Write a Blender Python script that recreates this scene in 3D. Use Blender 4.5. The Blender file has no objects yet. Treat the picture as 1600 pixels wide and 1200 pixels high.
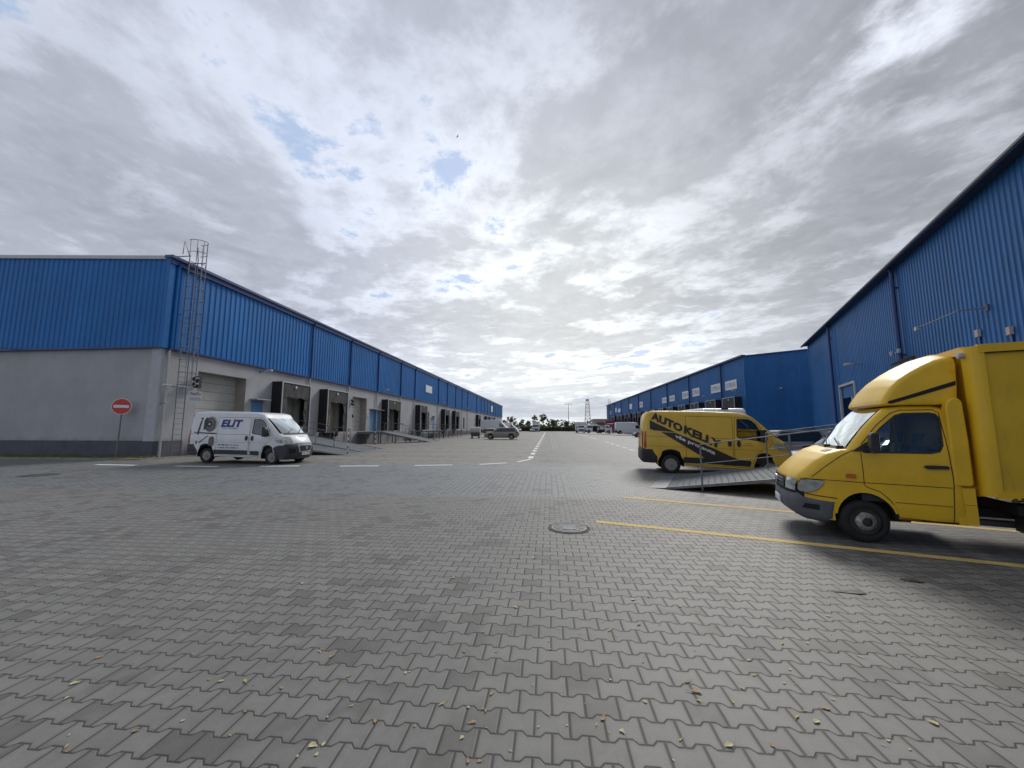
import bpy, bmesh, math, random
from mathutils import Vector, Matrix
from math import sin, cos, pi, radians as rad, sqrt, atan2, hypot
random.seed(7)
SC = bpy.context.scene
COL = SC.collection
# ------------------------------------------------------------------ camera
CAMH = 1.68
F_PX, CXP, CYP = 600.0, 800.0, 600.0
PITCH, YAW = 0.111206, 0.094134          # looks up 6.4 deg, 5.4 deg left of the yard's axis (+Y)
cam = bpy.data.cameras.new('camera')
cam.sensor_width = 36; cam.lens = 36 * F_PX / 1600
cam.clip_start = 0.05; cam.clip_end = 3000
camo = bpy.data.objects.new('camera', cam); COL.objects.link(camo)
camo.location = (0, 0, CAMH)
camo.rotation_euler = (pi/2 + PITCH, 0, YAW)
SC.camera = camo
# ------------------------------------------------------------------ colour management, samples
SC.view_settings.view_transform = 'Standard'
SC.view_settings.look = 'None'
SC.view_settings.gamma = 1
SC.view_settings.exposure = 0.65
SC.render.engine = 'CYCLES'

class E_:
    """tiny node-expression helper: builds Math nodes from python operators"""
    def __init__(s, nt, out): s.nt = nt; s.o = out
    def _m(s, op, *a, clamp=False):
        n = s.nt.nodes.new('ShaderNodeMath'); n.operation = op; n.use_clamp = clamp
        for i, v in enumerate((s,) + a):
            if isinstance(v, E_): s.nt.links.new(v.o, n.inputs[i])
            else: n.inputs[i].default_value = v
        return E_(s.nt, n.outputs[0])
    def __add__(s, b): return s._m('ADD', b)
    __radd__ = __add__
    def __mul__(s, b): return s._m('MULTIPLY', b)
    __rmul__ = __mul__
    def __sub__(s, b): return s._m('SUBTRACT', b)
    def __rsub__(s, b): return (s * -1.0) + b
    def __truediv__(s, b): return s._m('DIVIDE', b)
    def __pow__(s, b): return s._m('POWER', b)
    def abs(s): return s._m('ABSOLUTE')
    def floor(s): return s._m('FLOOR')
    def fract(s): return s._m('FRACT')
    def round(s): return s._m('ROUND')
    def gt(s, b): return s._m('GREATER_THAN', b)
    def lt(s, b): return s._m('LESS_THAN', b)
    def min(s, b): return s._m('MINIMUM', b)
    def max(s, b): return s._m('MAXIMUM', b)
    def exp(s): return s._m('EXPONENT')
    def clamp(s): return s._m('ADD', 0.0, clamp=True)
    def sm(s, a, b):
        n = s.nt.nodes.new('ShaderNodeMapRange'); n.interpolation_type = 'SMOOTHSTEP'
        s.nt.links.new(s.o, n.inputs['Value'])
        n.inputs['From Min'].default_value = a; n.inputs['From Max'].default_value = b
        return E_(s.nt, n.outputs[0])

def sep(nt, vec):
    n = nt.nodes.new('ShaderNodeSeparateXYZ'); nt.links.new(vec, n.inputs[0])
    return [E_(nt, n.outputs[i]) for i in range(3)]
def comb(nt, x, y, z=0.0):
    n = nt.nodes.new('ShaderNodeCombineXYZ')
    for i, v in enumerate((x, y, z)):
        if isinstance(v, E_): nt.links.new(v.o, n.inputs[i])
        else: n.inputs[i].default_value = v
    return n.outputs[0]
def noise(nt, vec, scale, detail=4.0, rough=0.5, dist=0.0, dim='3D', lac=2.0):
    n = nt.nodes.new('ShaderNodeTexNoise'); n.noise_dimensions = dim
    nt.links.new(vec, n.inputs['Vector'])
    n.inputs['Scale'].default_value = scale; n.inputs['Detail'].default_value = detail
    n.inputs['Roughness'].default_value = rough; n.inputs['Distortion'].default_value = dist
    n.inputs['Lacunarity'].default_value = lac
    return E_(nt, n.outputs[0])
def mixc(nt, f, a, b, mode='MIX'):
    n = nt.nodes.new('ShaderNodeMix'); n.data_type = 'RGBA'; n.blend_type = mode
    for v, i in ((f, 0), (a, 6), (b, 7)):
        if isinstance(v, E_): nt.links.new(v.o, n.inputs[i])
        elif isinstance(v, bpy.types.NodeSocket): nt.links.new(v, n.inputs[i])
        elif isinstance(v, (tuple, list)): n.inputs[i].default_value = (*v[:3], 1)
        else: n.inputs[i].default_value = v
    return n.outputs[2]

# ------------------------------------------------------------------ sky: broken grey cloud over a Nishita sky
SUN_EL, SUN_AZ = rad(38), rad(22)        # sun veiled by cloud, ahead and a little right of the yard's axis
W = bpy.data.worlds.new('World'); SC.world = W; W.use_nodes = True
nt = W.node_tree; nt.nodes.clear()
out = nt.nodes.new('ShaderNodeOutputWorld'); bg = nt.nodes.new('ShaderNodeBackground')
bg.inputs['Strength'].default_value = 0.1
nt.links.new(bg.outputs[0], out.inputs[0])
sky = nt.nodes.new('ShaderNodeTexSky'); sky.sky_type = 'NISHITA'; sky.sun_disc = False
sky.sun_elevation = SUN_EL; sky.sun_rotation = SUN_AZ
sky.air_density = 1.0; sky.dust_density = 2.0; sky.ozone_density = 1.5
tc = nt.nodes.new('ShaderNodeTexCoord')
dx, dy, dz = sep(nt, tc.outputs['Generated'])
zz = dz.max(0.0) + 0.055
px_, py_ = dx / zz, dy / zz                       # a flat cloud layer seen from below
# streets of cloud drift towards the lower right horizon
cA, sA = cos(rad(28)), sin(rad(28))
qx, qy = px_ * cA + py_ * sA, py_ * cA - px_ * sA
GAPS = [((-0.555, 0.524, 0.646), 90.0, 0.055), ((-0.476, 0.607, 0.636), 90.0, 0.06), ((-0.357, 0.852, 0.383), 150.0, 0.055), ((-0.112, 0.857, 0.503), 110.0, 0.06), ((0.136, 0.794, 0.593), 110.0, 0.07)]
wv = comb(nt, qx * 1.0, qy * 0.80, 3.7)
big = noise(nt, wv, 0.55, 2.0, 0.5, 0.3)
med = noise(nt, wv, 1.9, 12.0, 0.60, 0.25)
lump = noise(nt, comb(nt, qx, qy * 0.95, 14.1), 4.2, 12.0, 0.66, 0.15)
puff = (noise(nt, comb(nt, qx, qy * 0.9, 33.0), 2.6, 7.0, 0.55, 0.5) - 0.5).abs() * 2.0
thick = (big - 0.5) * 0.55 + (med - 0.5) * 1.0 + (lump - 0.5) * 0.55 + 0.53
shade = noise(nt, comb(nt, qx * 0.9, qy * 0.7, 21.3), 0.8, 5.0, 0.55, 0.3)
# the veiled sun brightens the cloud ahead, low over the yard
ga, ge = rad(1), rad(14)
gx, gy, gz = sin(ga)*cos(ge), cos(ga)*cos(ge), sin(ge)
dg = dx * gx + dy * gy + dz * gz
glow = dg.max(0.0) ** 9.0
e2 = dz.max(0.0)
blue = mixc(nt, 0.88, sky.outputs[0], (2.7, 3.6, 5.2))
for (vx, vy, vz), pw, am in GAPS:
    thick = thick - (dx * vx + dy * vy + dz * vz).max(0.0) ** pw * am
dens = thick.sm(0.36, 0.62)
rim = thick.sm(0.56, 0.36)
lum = 3.85 - dens * 1.2 + (shade - 0.5) * 1.3 + glow * 2.2 + (lump - 0.5) * 2.8 + (med - 0.5) * 3.4 - puff * 1.1 - dx * 0.55 + rim * (0.9 + glow * 1.6) + e2.sm(0.30, 0.05) * 0.9
sunpatch = (dx * 0.547 + dy * 0.561 + dz * 0.621).max(0.0) ** 160.0
lum = (lum + sunpatch * 3.2 * (1.0 - dens)).max(2.2)
cool = comb(nt, lum * 0.89, lum * 0.955, lum * 1.12); warm = comb(nt, lum * 0.97, lum * 1.0, lum * 0.985)
ccol = mixc(nt, (glow * 0.8 + dx * 0.35 + 0.02).clamp(), cool, warm)
hole = thick.sm(0.385, 0.30)
skyc = mixc(nt, hole * 0.8, ccol, blue)
# a low bank of slate cloud lies on the horizon ahead
bn = noise(nt, comb(nt, dx * 5.0, dy * 2.0, dz * 14.0), 1.6, 7.0, .6, .3)
bank = (e2 + (bn - 0.5) * 0.09).sm(0.088, 0.062) * e2.sm(0.012, 0.03)
skyc = mixc(nt, bank * 0.72, skyc, mixc(nt, bn.sm(.35, .7), (3.0, 3.3, 3.8), (4.0, 4.25, 4.6)))
hz = e2.sm(0.035, 0.0)
skyc = mixc(nt, hz * 0.6, skyc, (5.6, 5.75, 5.7))
below = dz.lt(-0.002)
skyc = mixc(nt, below, skyc, (1.6, 1.6, 1.55))
nt.links.new(skyc, bg.inputs['Color'])
# ------------------------------------------------------------------ sun behind thin cloud
sun = bpy.data.lights.new('sun', 'SUN'); sun.energy = 1.3; sun.angle = rad(18); sun.color = (1, 0.96, 0.9)
suno = bpy.data.objects.new('sun', sun); COL.objects.link(suno)
sd = Vector((sin(SUN_AZ)*cos(SUN_EL), cos(SUN_AZ)*cos(SUN_EL), sin(SUN_EL)))
suno.rotation_euler = sd.to_track_quat('Z', 'Y').to_euler()

# ------------------------------------------------------------------ picture -> yard helper (used to measure positions)
_c, _s = cos(YAW), sin(YAW)
_R = (_c, _s, 0); _F = (-_s*cos(PITCH), _c*cos(PITCH), sin(PITCH)); _U = (_s*sin(PITCH), -_c*sin(PITCH), cos(PITCH))
def _ray(x, y):
    a, b = (x-CXP)/F_PX, -(y-CYP)/F_PX
    return [_R[i]*a + _U[i]*b + _F[i] for i in range(3)]
def gnd(x, y, z=0.0):
    d = _ray(x, y); t = (z-CAMH)/d[2]; return (d[0]*t, d[1]*t)
def onX(x, y, X):
    d = _ray(x, y); t = X/d[0]; return (d[1]*t, CAMH + d[2]*t)
def onY(x, y, Y):
    d = _ray(x, y); t = Y/d[1]; return (d[0]*t, CAMH + d[2]*t)
def sst(t): t = max(0.0, min(1.0, t)); return t*t*(3-2*t)
def gz_(x, y):
    """ground level: the yard is flat, the right-hand bays fall slightly to the building"""
    return -0.26 * sst((x-5)/8.5) * sst((y-11.5)/4.0) - 0.35*sst((-x-13)/8)*sst((y-30)/20)

# ------------------------------------------------------------------ materials
MATS = {}
def mat(name, col, rough=0.6, metal=0.0, var=0.0, vscale=3.0, coat=0.0, bump=0.0, bscale=40.0, spec=0.5, dirt=0.0, emit=None):
    if name in MATS: return MATS[name]
    m = bpy.data.materials.new(name); m.use_nodes = True; MATS[name] = m
    nt = m.node_tree; b = nt.nodes['Principled BSDF']
    b.inputs['Roughness'].default_value = rough; b.inputs['Metallic'].default_value = metal
    b.inputs['Specular IOR Level'].default_value = spec
    b.inputs['Coat Weight'].default_value = coat; b.inputs['Coat Roughness'].default_value = 0.06
    tcn = nt.nodes.new('ShaderNodeTexCoord'); v = tcn.outputs['Object']
    c = None
    if var > 0:
        nz = noise(nt, v, vscale, 6.0, 0.6, 0.2)
        f = nz.sm(0.3, 0.7)
        c = mixc(nt, f, tuple(x*(1-var) for x in col), tuple(min(1, x*(1+var*0.6)) for x in col))
    if dirt > 0:
        ox, oy, oz = sep(nt, v)
        nz = noise(nt, comb(nt, ox*1.0, oy*1.0, oz*0.35), 7.0, 6.0, 0.65, 0.3)
        f = (nz.sm(0.5, 0.78)) * dirt
        c = mixc(nt, f, c if c is not None else col, (0.10, 0.085, 0.065))
    if c is None: b.inputs['Base Color'].default_value = (*col, 1)
    else: nt.links.new(c, b.inputs['Base Color'])
    if bump > 0:
        nz = noise(nt, v, bscale, 4.0, 0.6)
        bp = nt.nodes.new('ShaderNodeBump'); bp.inputs['Strength'].default_value = bump; bp.inputs['Distance'].default_value = 0.01
        nt.links.new(nz.o, bp.inputs['Height']); nt.links.new(bp.outputs[0], b.inputs['Normal'])
    return m

def glass(name, tint=(0.30, 0.36, 0.36), refl=0.35, dark=0.0):
    if name in MATS: return MATS[name]
    m = bpy.data.materials.new(name); m.use_nodes = True; MATS[name] = m
    nt = m.node_tree; nt.nodes.clear()
    o = nt.nodes.new('ShaderNodeOutputMaterial'); mx = nt.nodes.new('ShaderNodeMixShader')
    tr = nt.nodes.new('ShaderNodeBsdfTransparent'); tr.inputs[0].default_value = (*tint, 1)
    gl = nt.nodes.new('ShaderNodeBsdfGlossy'); gl.inputs['Roughness'].default_value = 0.03; gl.inputs[0].default_value = (.95, 1, 1, 1)
    fr = nt.nodes.new('ShaderNodeFresnel'); fr.inputs[0].default_value = 1.5
    f = (E_(nt, fr.outputs[0]) * 1.6 + refl).min(1.0)
    nt.links.new(f.o, mx.inputs[0]); nt.links.new(tr.outputs[0], mx.inputs[1]); nt.links.new(gl.outputs[0], mx.inputs[2])
    nt.links.new(mx.outputs[0], o.inputs[0])
    return m

def streaky(m, amt=0.22, tone=0.12, pitch=1.0, foot=None):
    """weathering that belongs to the wall: run-off streaks and slight tone steps from sheet to sheet"""
    nt = m.node_tree; b = nt.nodes['Principled BSDF']
    P = [q for q in nt.nodes if q.type == 'TEX_COORD'][0].outputs['Object']
    x, y, z = sep(nt, P)
    l = b.inputs['Base Color'].links; c = l[0].from_socket if l else tuple(b.inputs['Base Color'].default_value)[:3]
    s1 = noise(nt, comb(nt, x * 1.0, y * 1.0, z * 0.06), 5.5, 5.0, 0.7)
    s2 = noise(nt, comb(nt, x * 1.0, y * 1.0, z * 0.25), 1.3, 4.0, 0.6)
    wn = nt.nodes.new('ShaderNodeTexWhiteNoise'); wn.noise_dimensions = '3D'
    nt.links.new(comb(nt, (x / pitch).floor(), (y / pitch).floor(), 0.0), wn.inputs['Vector'])
    k = (E_(nt, wn.outputs[0]) - 0.5) * tone + (s1 - 0.5) * amt * 2.0 + (s2 - 0.5) * amt + 1.0
    c = mixc(nt, 1.0, c, comb(nt, k, k, k), 'MULTIPLY')
    if foot is not None:
        f = (z + (noise(nt, P, 2.5, 4.0, .6) - 0.5) * 0.8).sm(foot + 0.7, foot) 
        c = mixc(nt, f * 0.45, c, (0.075, 0.068, 0.055))
    nt.links.new(c, b.inputs['Base Color']); return m
BLUE_L = mat('blue cladding', (0.009, 0.150, 0.45), 0.5, 0.0, spec=0.3, var=0.10, vscale=0.35, dirt=0.10)
BLUE_R = mat('blue ribbed cladding', (0.022, 0.135, 0.36), 0.5, 0.0, spec=0.3, var=0.10, vscale=0.35, dirt=0.08)
BLUE_T = mat('dark blue trim', (0.012, 0.035, 0.16), 0.4, var=0.1)
BLUE_D = mat('light blue door paint', (0.10, 0.27, 0.50), 0.45, var=0.1, dirt=0.1)
RENDERW = mat('grey render', (0.40, 0.405, 0.425), 0.9, var=0.10, vscale=0.5, bump=0.25, bscale=30, dirt=0.10)
PLINTH = mat('dark grey plinth', (0.10, 0.105, 0.13), 0.85, var=0.15, vscale=1.2, bump=0.3, bscale=40)
REVEAL = mat('warm grey reveal', (0.36, 0.33, 0.30), 0.9, var=0.12, dirt=0.2)
LIGHTG = mat('pale grey metal', (0.48, 0.50, 0.52), 0.5, 0.2, var=0.08)
GALV = mat('galvanised steel', (0.19, 0.205, 0.225), 0.55, 0.3, var=0.22, vscale=6)
GALVD = mat('weathered galvanised steel', (0.105, 0.118, 0.132), 0.75, 0.15, var=0.25, vscale=5, bump=0.2, bscale=60)
SHUT = mat('pale door panel', (0.50, 0.50, 0.46), 0.6, var=0.06, dirt=0.12)
RUBBER = mat('black dock rubber', (0.016, 0.017, 0.02), 0.75, var=0.3, vscale=2.5)
CURT = mat('worn grey dock curtain', (0.045, 0.045, 0.048), 0.7, var=0.5, vscale=1.8, dirt=0.35)
DARK = mat('unlit opening', (0.012, 0.012, 0.014), 0.8)
BLACKP = mat('black plastic', (0.025, 0.026, 0.03), 0.55, var=0.2, vscale=8)
GREYP = mat('grey bumper plastic', (0.115, 0.12, 0.14), 0.6, var=0.18, vscale=6, bump=0.15, bscale=90)
TYRE = mat('tyre rubber', (0.02, 0.02, 0.021), 0.85, var=0.3, vscale=9, dirt=0.25)
RIM = mat('wheel rim metal', (0.28, 0.275, 0.26), 0.5, 0.2, var=0.25, vscale=12, dirt=0.35)
WHITEP = mat('white van paint', (0.74, 0.76, 0.78), 0.38, coat=0.25, var=0.05, vscale=1.5, dirt=0.05)
WHITES = mat('white sign face', (0.72, 0.74, 0.78), 0.5, var=0.04)
YEL1 = mat('pale yellow van paint', (0.72, 0.47, 0.065), 0.42, coat=0.15, var=0.06, vscale=1.5, dirt=0.06)
YEL2 = mat('yellow truck paint', (0.80, 0.49, 0.018), 0.44, coat=0.12, var=0.08, vscale=1.8, dirt=0.10)
YEL3 = mat('yellow box panel', (0.68, 0.43, 0.02), 0.55, var=0.10, vscale=1.4, dirt=0.22, bump=0.08, bscale=14)
YELL = mat('yellow road paint', (0.50, 0.37, 0.12), 0.8, var=0.18, vscale=14, dirt=0.5)
DECAL = mat('dark grey lettering film', (0.028, 0.026, 0.026), 0.45)
DECBLUE = mat('blue lettering film', (0.01, 0.02, 0.22), 0.4)
DECRED = mat('red lettering film', (0.45, 0.015, 0.04), 0.4)
DECGREY = mat('grey lettering film', (0.16, 0.15, 0.14), 0.5, var=0.5, vscale=14)
REDL = mat('red lamp lens', (0.42, 0.012, 0.01), 0.15, coat=0.6)
AMBER = mat('amber lamp lens', (0.55, 0.13, 0.02), 0.2, coat=0.5)
LENS = mat('hazed headlight lens', (0.42, 0.44, 0.42), 0.12, 0.3, coat=0.8, var=0.35, vscale=7)
VANP = mat('dark van bumper plastic', (0.045, 0.048, 0.058), 0.55, var=0.2, vscale=6)
SEAT = mat('grey seat cloth', (0.20, 0.22, 0.235), 0.9, var=0.25, vscale=10)
CHROME = mat('chrome badge', (0.6, 0.6, 0.62), 0.2, 0.9)
RUST = mat('rusty edge', (0.13, 0.05, 0.02), 0.9, var=0.5, vscale=12)
streaky(BLUE_L, .16, .10); streaky(BLUE_R, .16, .10); streaky(RENDERW, .06, 0.0, foot=0.55); streaky(PLINTH, .18, 0, foot=-.25)
for q_ in (YEL3, YEL2): streaky(q_, .05, 0)
WIN = glass('window glass', (0.50, 0.58, 0.58), 0.07)
WINV = glass('van side glass', (0.12, 0.16, 0.16), 0.05)
WSC = glass('windscreen glass', (0.30, 0.36, 0.36), 0.42)
DGL = mat('dark car glass', (0.02, 0.025, 0.03), 0.06, coat=0.6)

# ------------------------------------------------------------------ mesh helpers
class MB:
    def __init__(s): s.v = []; s.f = []; s.mi = []; s.m = []
    def mid(s, m):
        if m not in s.m: s.m.append(m)
        return s.m.index(m)
    def add(s, vs, fs, m):
        b = len(s.v); k = s.mid(m); s.v += [tuple(p) for p in vs]
        for f in fs: s.f.append(tuple(b+i for i in f)); s.mi.append(k)
        return s
    def box(s, x0, x1, y0, y1, z0, z1, m, M=None):
        vs = [(x, y, z) for z in (z0, z1) for y in (y0, y1) for x in (x0, x1)]
        if M: vs = [tuple(M @ Vector(p)) for p in vs]
        return s.add(vs, [(0,2,3,1),(4,5,7,6),(0,1,5,4),(2,6,7,3),(0,4,6,2),(1,3,7,5)], m)
    def tube(s, pts, r, m, n=6, r2=None, closed=False):
        P = [Vector(p) for p in pts]; base = len(s.v); vs = []; fs = []
        N = len(P)
        for i, p in enumerate(P):
            if closed: t = P[(i+1) % N]-P[i-1]
            else: t = P[min(i+1, N-1)]-P[max(i-1, 0)]
            t.normalize()
            a = Vector((0, 0, 1)) if abs(t.z) < 0.9 else Vector((1, 0, 0))
            u = t.cross(a).normalized(); w = t.cross(u).normalized()
            rr = r if r2 is None else r + (r2-r)*i/max(1, N-1)
            for k in range(n):
                g = 2*pi*k/n + pi/n; vs.append(tuple(p + u*(rr*cos(g)) + w*(rr*sin(g))))
        for i in range(N if closed else N-1):
            j = (i+1) % N
            for k in range(n):
                fs.append((i*n+k, i*n+(k+1) % n, j*n+(k+1) % n, j*n+k))
        if not closed: fs.append(tuple(range(n))[::-1]); fs.append(tuple((N-1)*n+k for k in range(n)))
        return s.add(vs, fs, m)
    def lathe(s, prof, m, n=24, axis='Y', c=(0, 0, 0), cap=True):
        vs = []; fs = []
        for (r, h) in prof:
            for k in range(n):
                g = 2*pi*k/n; a, b = r*cos(g), r*sin(g)
                p = (a, h, b) if axis == 'Y' else ((a, b, h) if axis == 'Z' else (h, a, b))
                vs.append((p[0]+c[0], p[1]+c[1], p[2]+c[2]))
        for i in range(len(prof)-1):
            for k in range(n): fs.append((i*n+k, i*n+(k+1) % n, (i+1)*n+(k+1) % n, (i+1)*n+k))
        if cap and prof[0][0] > 1e-5: fs.append(tuple(range(n)))
        if cap and prof[-1][0] > 1e-5: fs.append(tuple((len(prof)-1)*n+k for k in range(n))[::-1])
        return s.add(vs, fs, m)
    def prism(s, poly, y0, y1, m, plane='XZ'):
        n = len(poly)
        def P(a, b, h): return (a, h, b) if plane == 'XZ' else ((a, b, h) if plane == 'XY' else (h, a, b))
        vs = [P(a, b, y0) for a, b in poly] + [P(a, b, y1) for a, b in poly]
        fs = [tuple(range(n)), tuple(range(2*n-1, n-1, -1))] + [(i, n+i, n+(i+1) % n, (i+1) % n) for i in range(n)]
        return s.add(vs, fs, m)
    def build(s, name, parent=None, smooth=0, loc=None, norm=True):
        me = bpy.data.meshes.new(name); me.from_pydata(s.v, [], s.f)
        for m in s.m: me.materials.append(m)
        me.polygons.foreach_set('material_index', s.mi)
        if norm:
            bm = bmesh.new(); bm.from_mesh(me); bmesh.ops.recalc_face_normals(bm, faces=bm.faces); bm.to_mesh(me); bm.free()
        if smooth:
            me.polygons.foreach_set('use_smooth', [True]*len(me.polygons)); me.set_sharp_from_angle(angle=rad(smooth))
        me.update()
        o = bpy.data.objects.new(name, me); COL.objects.link(o)
        if parent: o.parent = parent
        if loc: o.location = loc
        return o

def tag(o, label=None, cat=None, group=None, kind=None):
    if label: o['label'] = label
    if cat: o['category'] = cat
    if group: o['group'] = group
    if kind: o['kind'] = kind
    return o
def thing(name, label, cat, loc=(0, 0, 0), rz=0.0, group=None):
    o = bpy.data.objects.new(name, None); COL.objects.link(o); o.empty_display_size = 0.3
    o.location = loc; o.rotation_euler = (0, 0, rz)
    return tag(o, label, cat, group)
def copy_tree(o, parent=None):
    c = o.copy(); COL.objects.link(c)
    if parent: c.parent = parent
    for ch in list(o.children): copy_tree(ch, c)
    return c

def text2d(body, size=1.0, bold=0.0, shear=0.0, space=1.0, align='CENTER'):
    cu = bpy.data.curves.new('t', 'FONT'); cu.body = body; cu.size = size; cu.offset = bold; cu.shear = shear
    cu.space_character = space; cu.align_x = align; cu.align_y = 'CENTER'; cu.resolution_u = 3
    o = bpy.data.objects.new('t', cu); COL.objects.link(o)
    me = bpy.data.meshes.new_from_object(o.evaluated_get(bpy.context.evaluated_depsgraph_get()))
    vs = [(v.co.x, v.co.y) for v in me.vertices]; fs = [tuple(p.vertices) for p in me.polygons]
    bpy.data.objects.remove(o); bpy.data.curves.remove(cu); bpy.data.meshes.remove(me)
    return vs, fs
def text_fit(body, w, h, **k):
    vs, fs = text2d(body, **k)
    x0, x1 = min(v[0] for v in vs), max(v[0] for v in vs); y0, y1 = min(v[1] for v in vs), max(v[1] for v in vs)
    return [((x-x0)/(x1-x0)*w - w/2, (y-y0)/(y1-y0)*h - h/2) for x, y in vs], fs
# ================================================================== GROUND
def paver_nodes(nt, X, Y):
    """I-shaped interlocking pavers 200 x 165 mm; returns joint mask, per-block random, edge distance"""
    u = X / 0.2; v = Y / 0.165
    tri = ((u.fract() - 0.5).abs() * 4.0 - 1.0)           # +1 at block ends, -1 in the middle
    wv = (tri * 3.6).max(-1.0).min(1.0) * 0.094
    m = v.round()
    par = (m * 0.5).fract() * 4.0 - 1.0                    # m odd -> +1, even -> -1
    b = m + wv * par
    d = v - b
    row = m - 1.0 + d.gt(0.0)
    uo = u - row * 0.5
    fr = uo.fract()
    du = fr.min(1.0 - fr) * 0.2
    dv = d.abs() * 0.165
    bid = comb(nt, uo.floor() * 0.731 + 0.13, row * 0.917 + 0.41, 0.0)
    return du, dv, bid
def ground_material():
    m = bpy.data.materials.new('interlocking concrete pavers'); m.use_nodes = True
    nt = m.node_tree; bs = nt.nodes['Principled BSDF']
    tcn = nt.nodes.new('ShaderNodeTexCoord'); P = tcn.outputs['Object']
    x, y, z = sep(nt, P)
    # blocks are never laid perfectly: tiny wander of the joints
    wob = noise(nt, comb(nt, x, y, 0.0), 2.3, 2.0); 
    xj = x + (wob - 0.5) * 0.012 + 0.1; yj = y + (wob - 0.5) * 0.010
    # a strip across the yard where the blocks are turned by 90 degrees
    rot = y.gt(9.72) * y.lt(14.35) * x.lt(0.52) * x.gt(-15.0)
    X = xj * (1.0 - rot) + yj * rot; Y = yj * (1.0 - rot) + xj * rot
    du, dv, bid = paver_nodes(nt, X, Y)
    wn = nt.nodes.new('ShaderNodeTexWhiteNoise'); wn.noise_dimensions = '3D'; nt.links.new(bid, wn.inputs['Vector'])
    rnd = E_(nt, wn.outputs[0])
    sj = du.sm(0.0056, 0.0024); wj = dv.sm(0.0048, 0.0020)
    dist = (x * x + y * y) ** 0.5
    joint = sj.max(wj)
    bevel = du.sm(0.0145, 0.004).max(dv.sm(0.012, 0.004))
    n1 = noise(nt, P, 0.22, 5.0, 0.6, 0.3); n2 = noise(nt, P, 1.6, 6.0, 0.65, 0.4); n3 = noise(nt, P, 130.0, 4.0, 0.8)
    n4 = noise(nt, P, 9.0, 5.0, 0.65, 0.5)
    nclus = noise(nt, P, 0.9, 3.0, 0.6, 0.6)
    darkb = (rnd + (nclus - 0.5) * 1.3).sm(0.70, 1.0)      # damp, darker blocks come in clusters
    base = (rnd - 0.5) * 0.17 + (n2 - 0.5) * 0.46 + (n1 - 0.5) * 0.34 + (n3 - 0.5) * 0.95 + (n4 - 0.5) * 0.42 + 1.0
    base = base * (1.0 - darkb * 0.30)
    base = base * 0.187
    base = base * (1.0 - du.sm(0.05, 0.0) * 0.10 - dv.sm(0.04, 0.0) * 0.10)
    col = comb(nt, base * 1.02, base * 0.99, base * 0.905)
    # bluer, lighter tint across the drive lane, beige worn blocks in the loading bays
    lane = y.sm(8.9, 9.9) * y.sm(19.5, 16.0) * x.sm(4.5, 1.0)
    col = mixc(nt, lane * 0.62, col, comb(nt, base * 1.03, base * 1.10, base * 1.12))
    bay = (y + (n1 - 0.5) * 3.0).sm(16.6, 18.2) * (x * -1.0).sm(0.2, 1.0)
    col = mixc(nt, bay * 0.8, col, comb(nt, base * 1.36, base * 1.27, base * 1.07))
    bay2 = (y + (n1 - 0.5) * 3.0).sm(18.0, 22.0) * x.sm(1.0, 2.4)
    col = mixc(nt, bay2 * 0.6, col, comb(nt, base * 1.22, base * 1.18, base * 1.08))
    # oil drips, tyre dirt
    st = noise(nt, comb(nt, x * 0.5, y * 1.3, 4.0), 1.1, 4.0, 0.6, 1.0)
    col = mixc(nt, st.sm(0.62, 0.75) * 0.35, col, (0.07, 0.066, 0.06))
    col = mixc(nt, darkb * 0.5, col, comb(nt, base * 0.80, base * 0.74, base * 0.66))
    track = noise(nt, comb(nt, x * 2.2, y * 0.10, 2.0), 1.0, 4.0, .55, .4)
    col = mixc(nt, track.sm(.56, .72) * y.sm(6.0, 15.0) * 0.20, col, (0.085, 0.08, 0.072))
    track = noise(nt, comb(nt, x * 0.12, y * 0.9, 7.0), 1.0, 5.0, .6, .4)
    col = mixc(nt, track.sm(.52, .74) * y.sm(8.0, 20.0) * 0.28, col, (0.30, 0.285, 0.24))
    spots = noise(nt, P, 23.0, 2.0, 0.5); col = mixc(nt, spots.sm(0.74, 0.79) * 0.55, col, (0.055, 0.055, 0.055))
    # beyond the yard: rough grass and soil
    far = dist.sm(190.0, 205.0)
    gn = noise(nt, P, 0.5, 6.0, 0.6)
    # joints: dark sand, moss here and there
    jc = mixc(nt, nclus.sm(0.45, 0.7) * (1.0 - darkb * 0.4), (0.040, 0.038, 0.030), (0.050, 0.056, 0.026))
    jf = (1.0 - dist.sm(14.0, 70.0) * 0.7)
    col = mixc(nt, rot * joint * 0.75, col, (0.03, 0.03, 0.028))
    col = mixc(nt, (noise(nt, P, 1.1, 4.0, .6, .8)).sm(.56, .72) * bevel * 0.45, col, (0.27, 0.245, 0.19))
    col = mixc(nt, joint * jf * 0.86, col, jc)
    col = mixc(nt, bevel * 0.22 * jf, col, (0.05, 0.048, 0.042))
    green = mixc(nt, gn.sm(0.35, 0.65), (0.05, 0.06, 0.02), (0.10, 0.10, 0.045))
    col = mixc(nt, far, col, green)
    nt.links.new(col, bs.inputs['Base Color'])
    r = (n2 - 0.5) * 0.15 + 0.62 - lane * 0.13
    nt.links.new(r.o, bs.inputs['Roughness'])
    h = (joint * -1.0 - bevel * 0.45 + n3 * 0.16 + n4 * 0.10 + rnd * 0.12) * (1.0 - dist.sm(10.0, 30.0) * 0.75)
    bp = nt.nodes.new('ShaderNodeBump'); bp.inputs['Strength'].default_value = 0.85; bp.inputs['Distance'].default_value = 0.006
    nt.links.new(h.o, bp.inputs['Height']); nt.links.new(bp.outputs[0], bs.inputs['Normal'])
    return m
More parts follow.
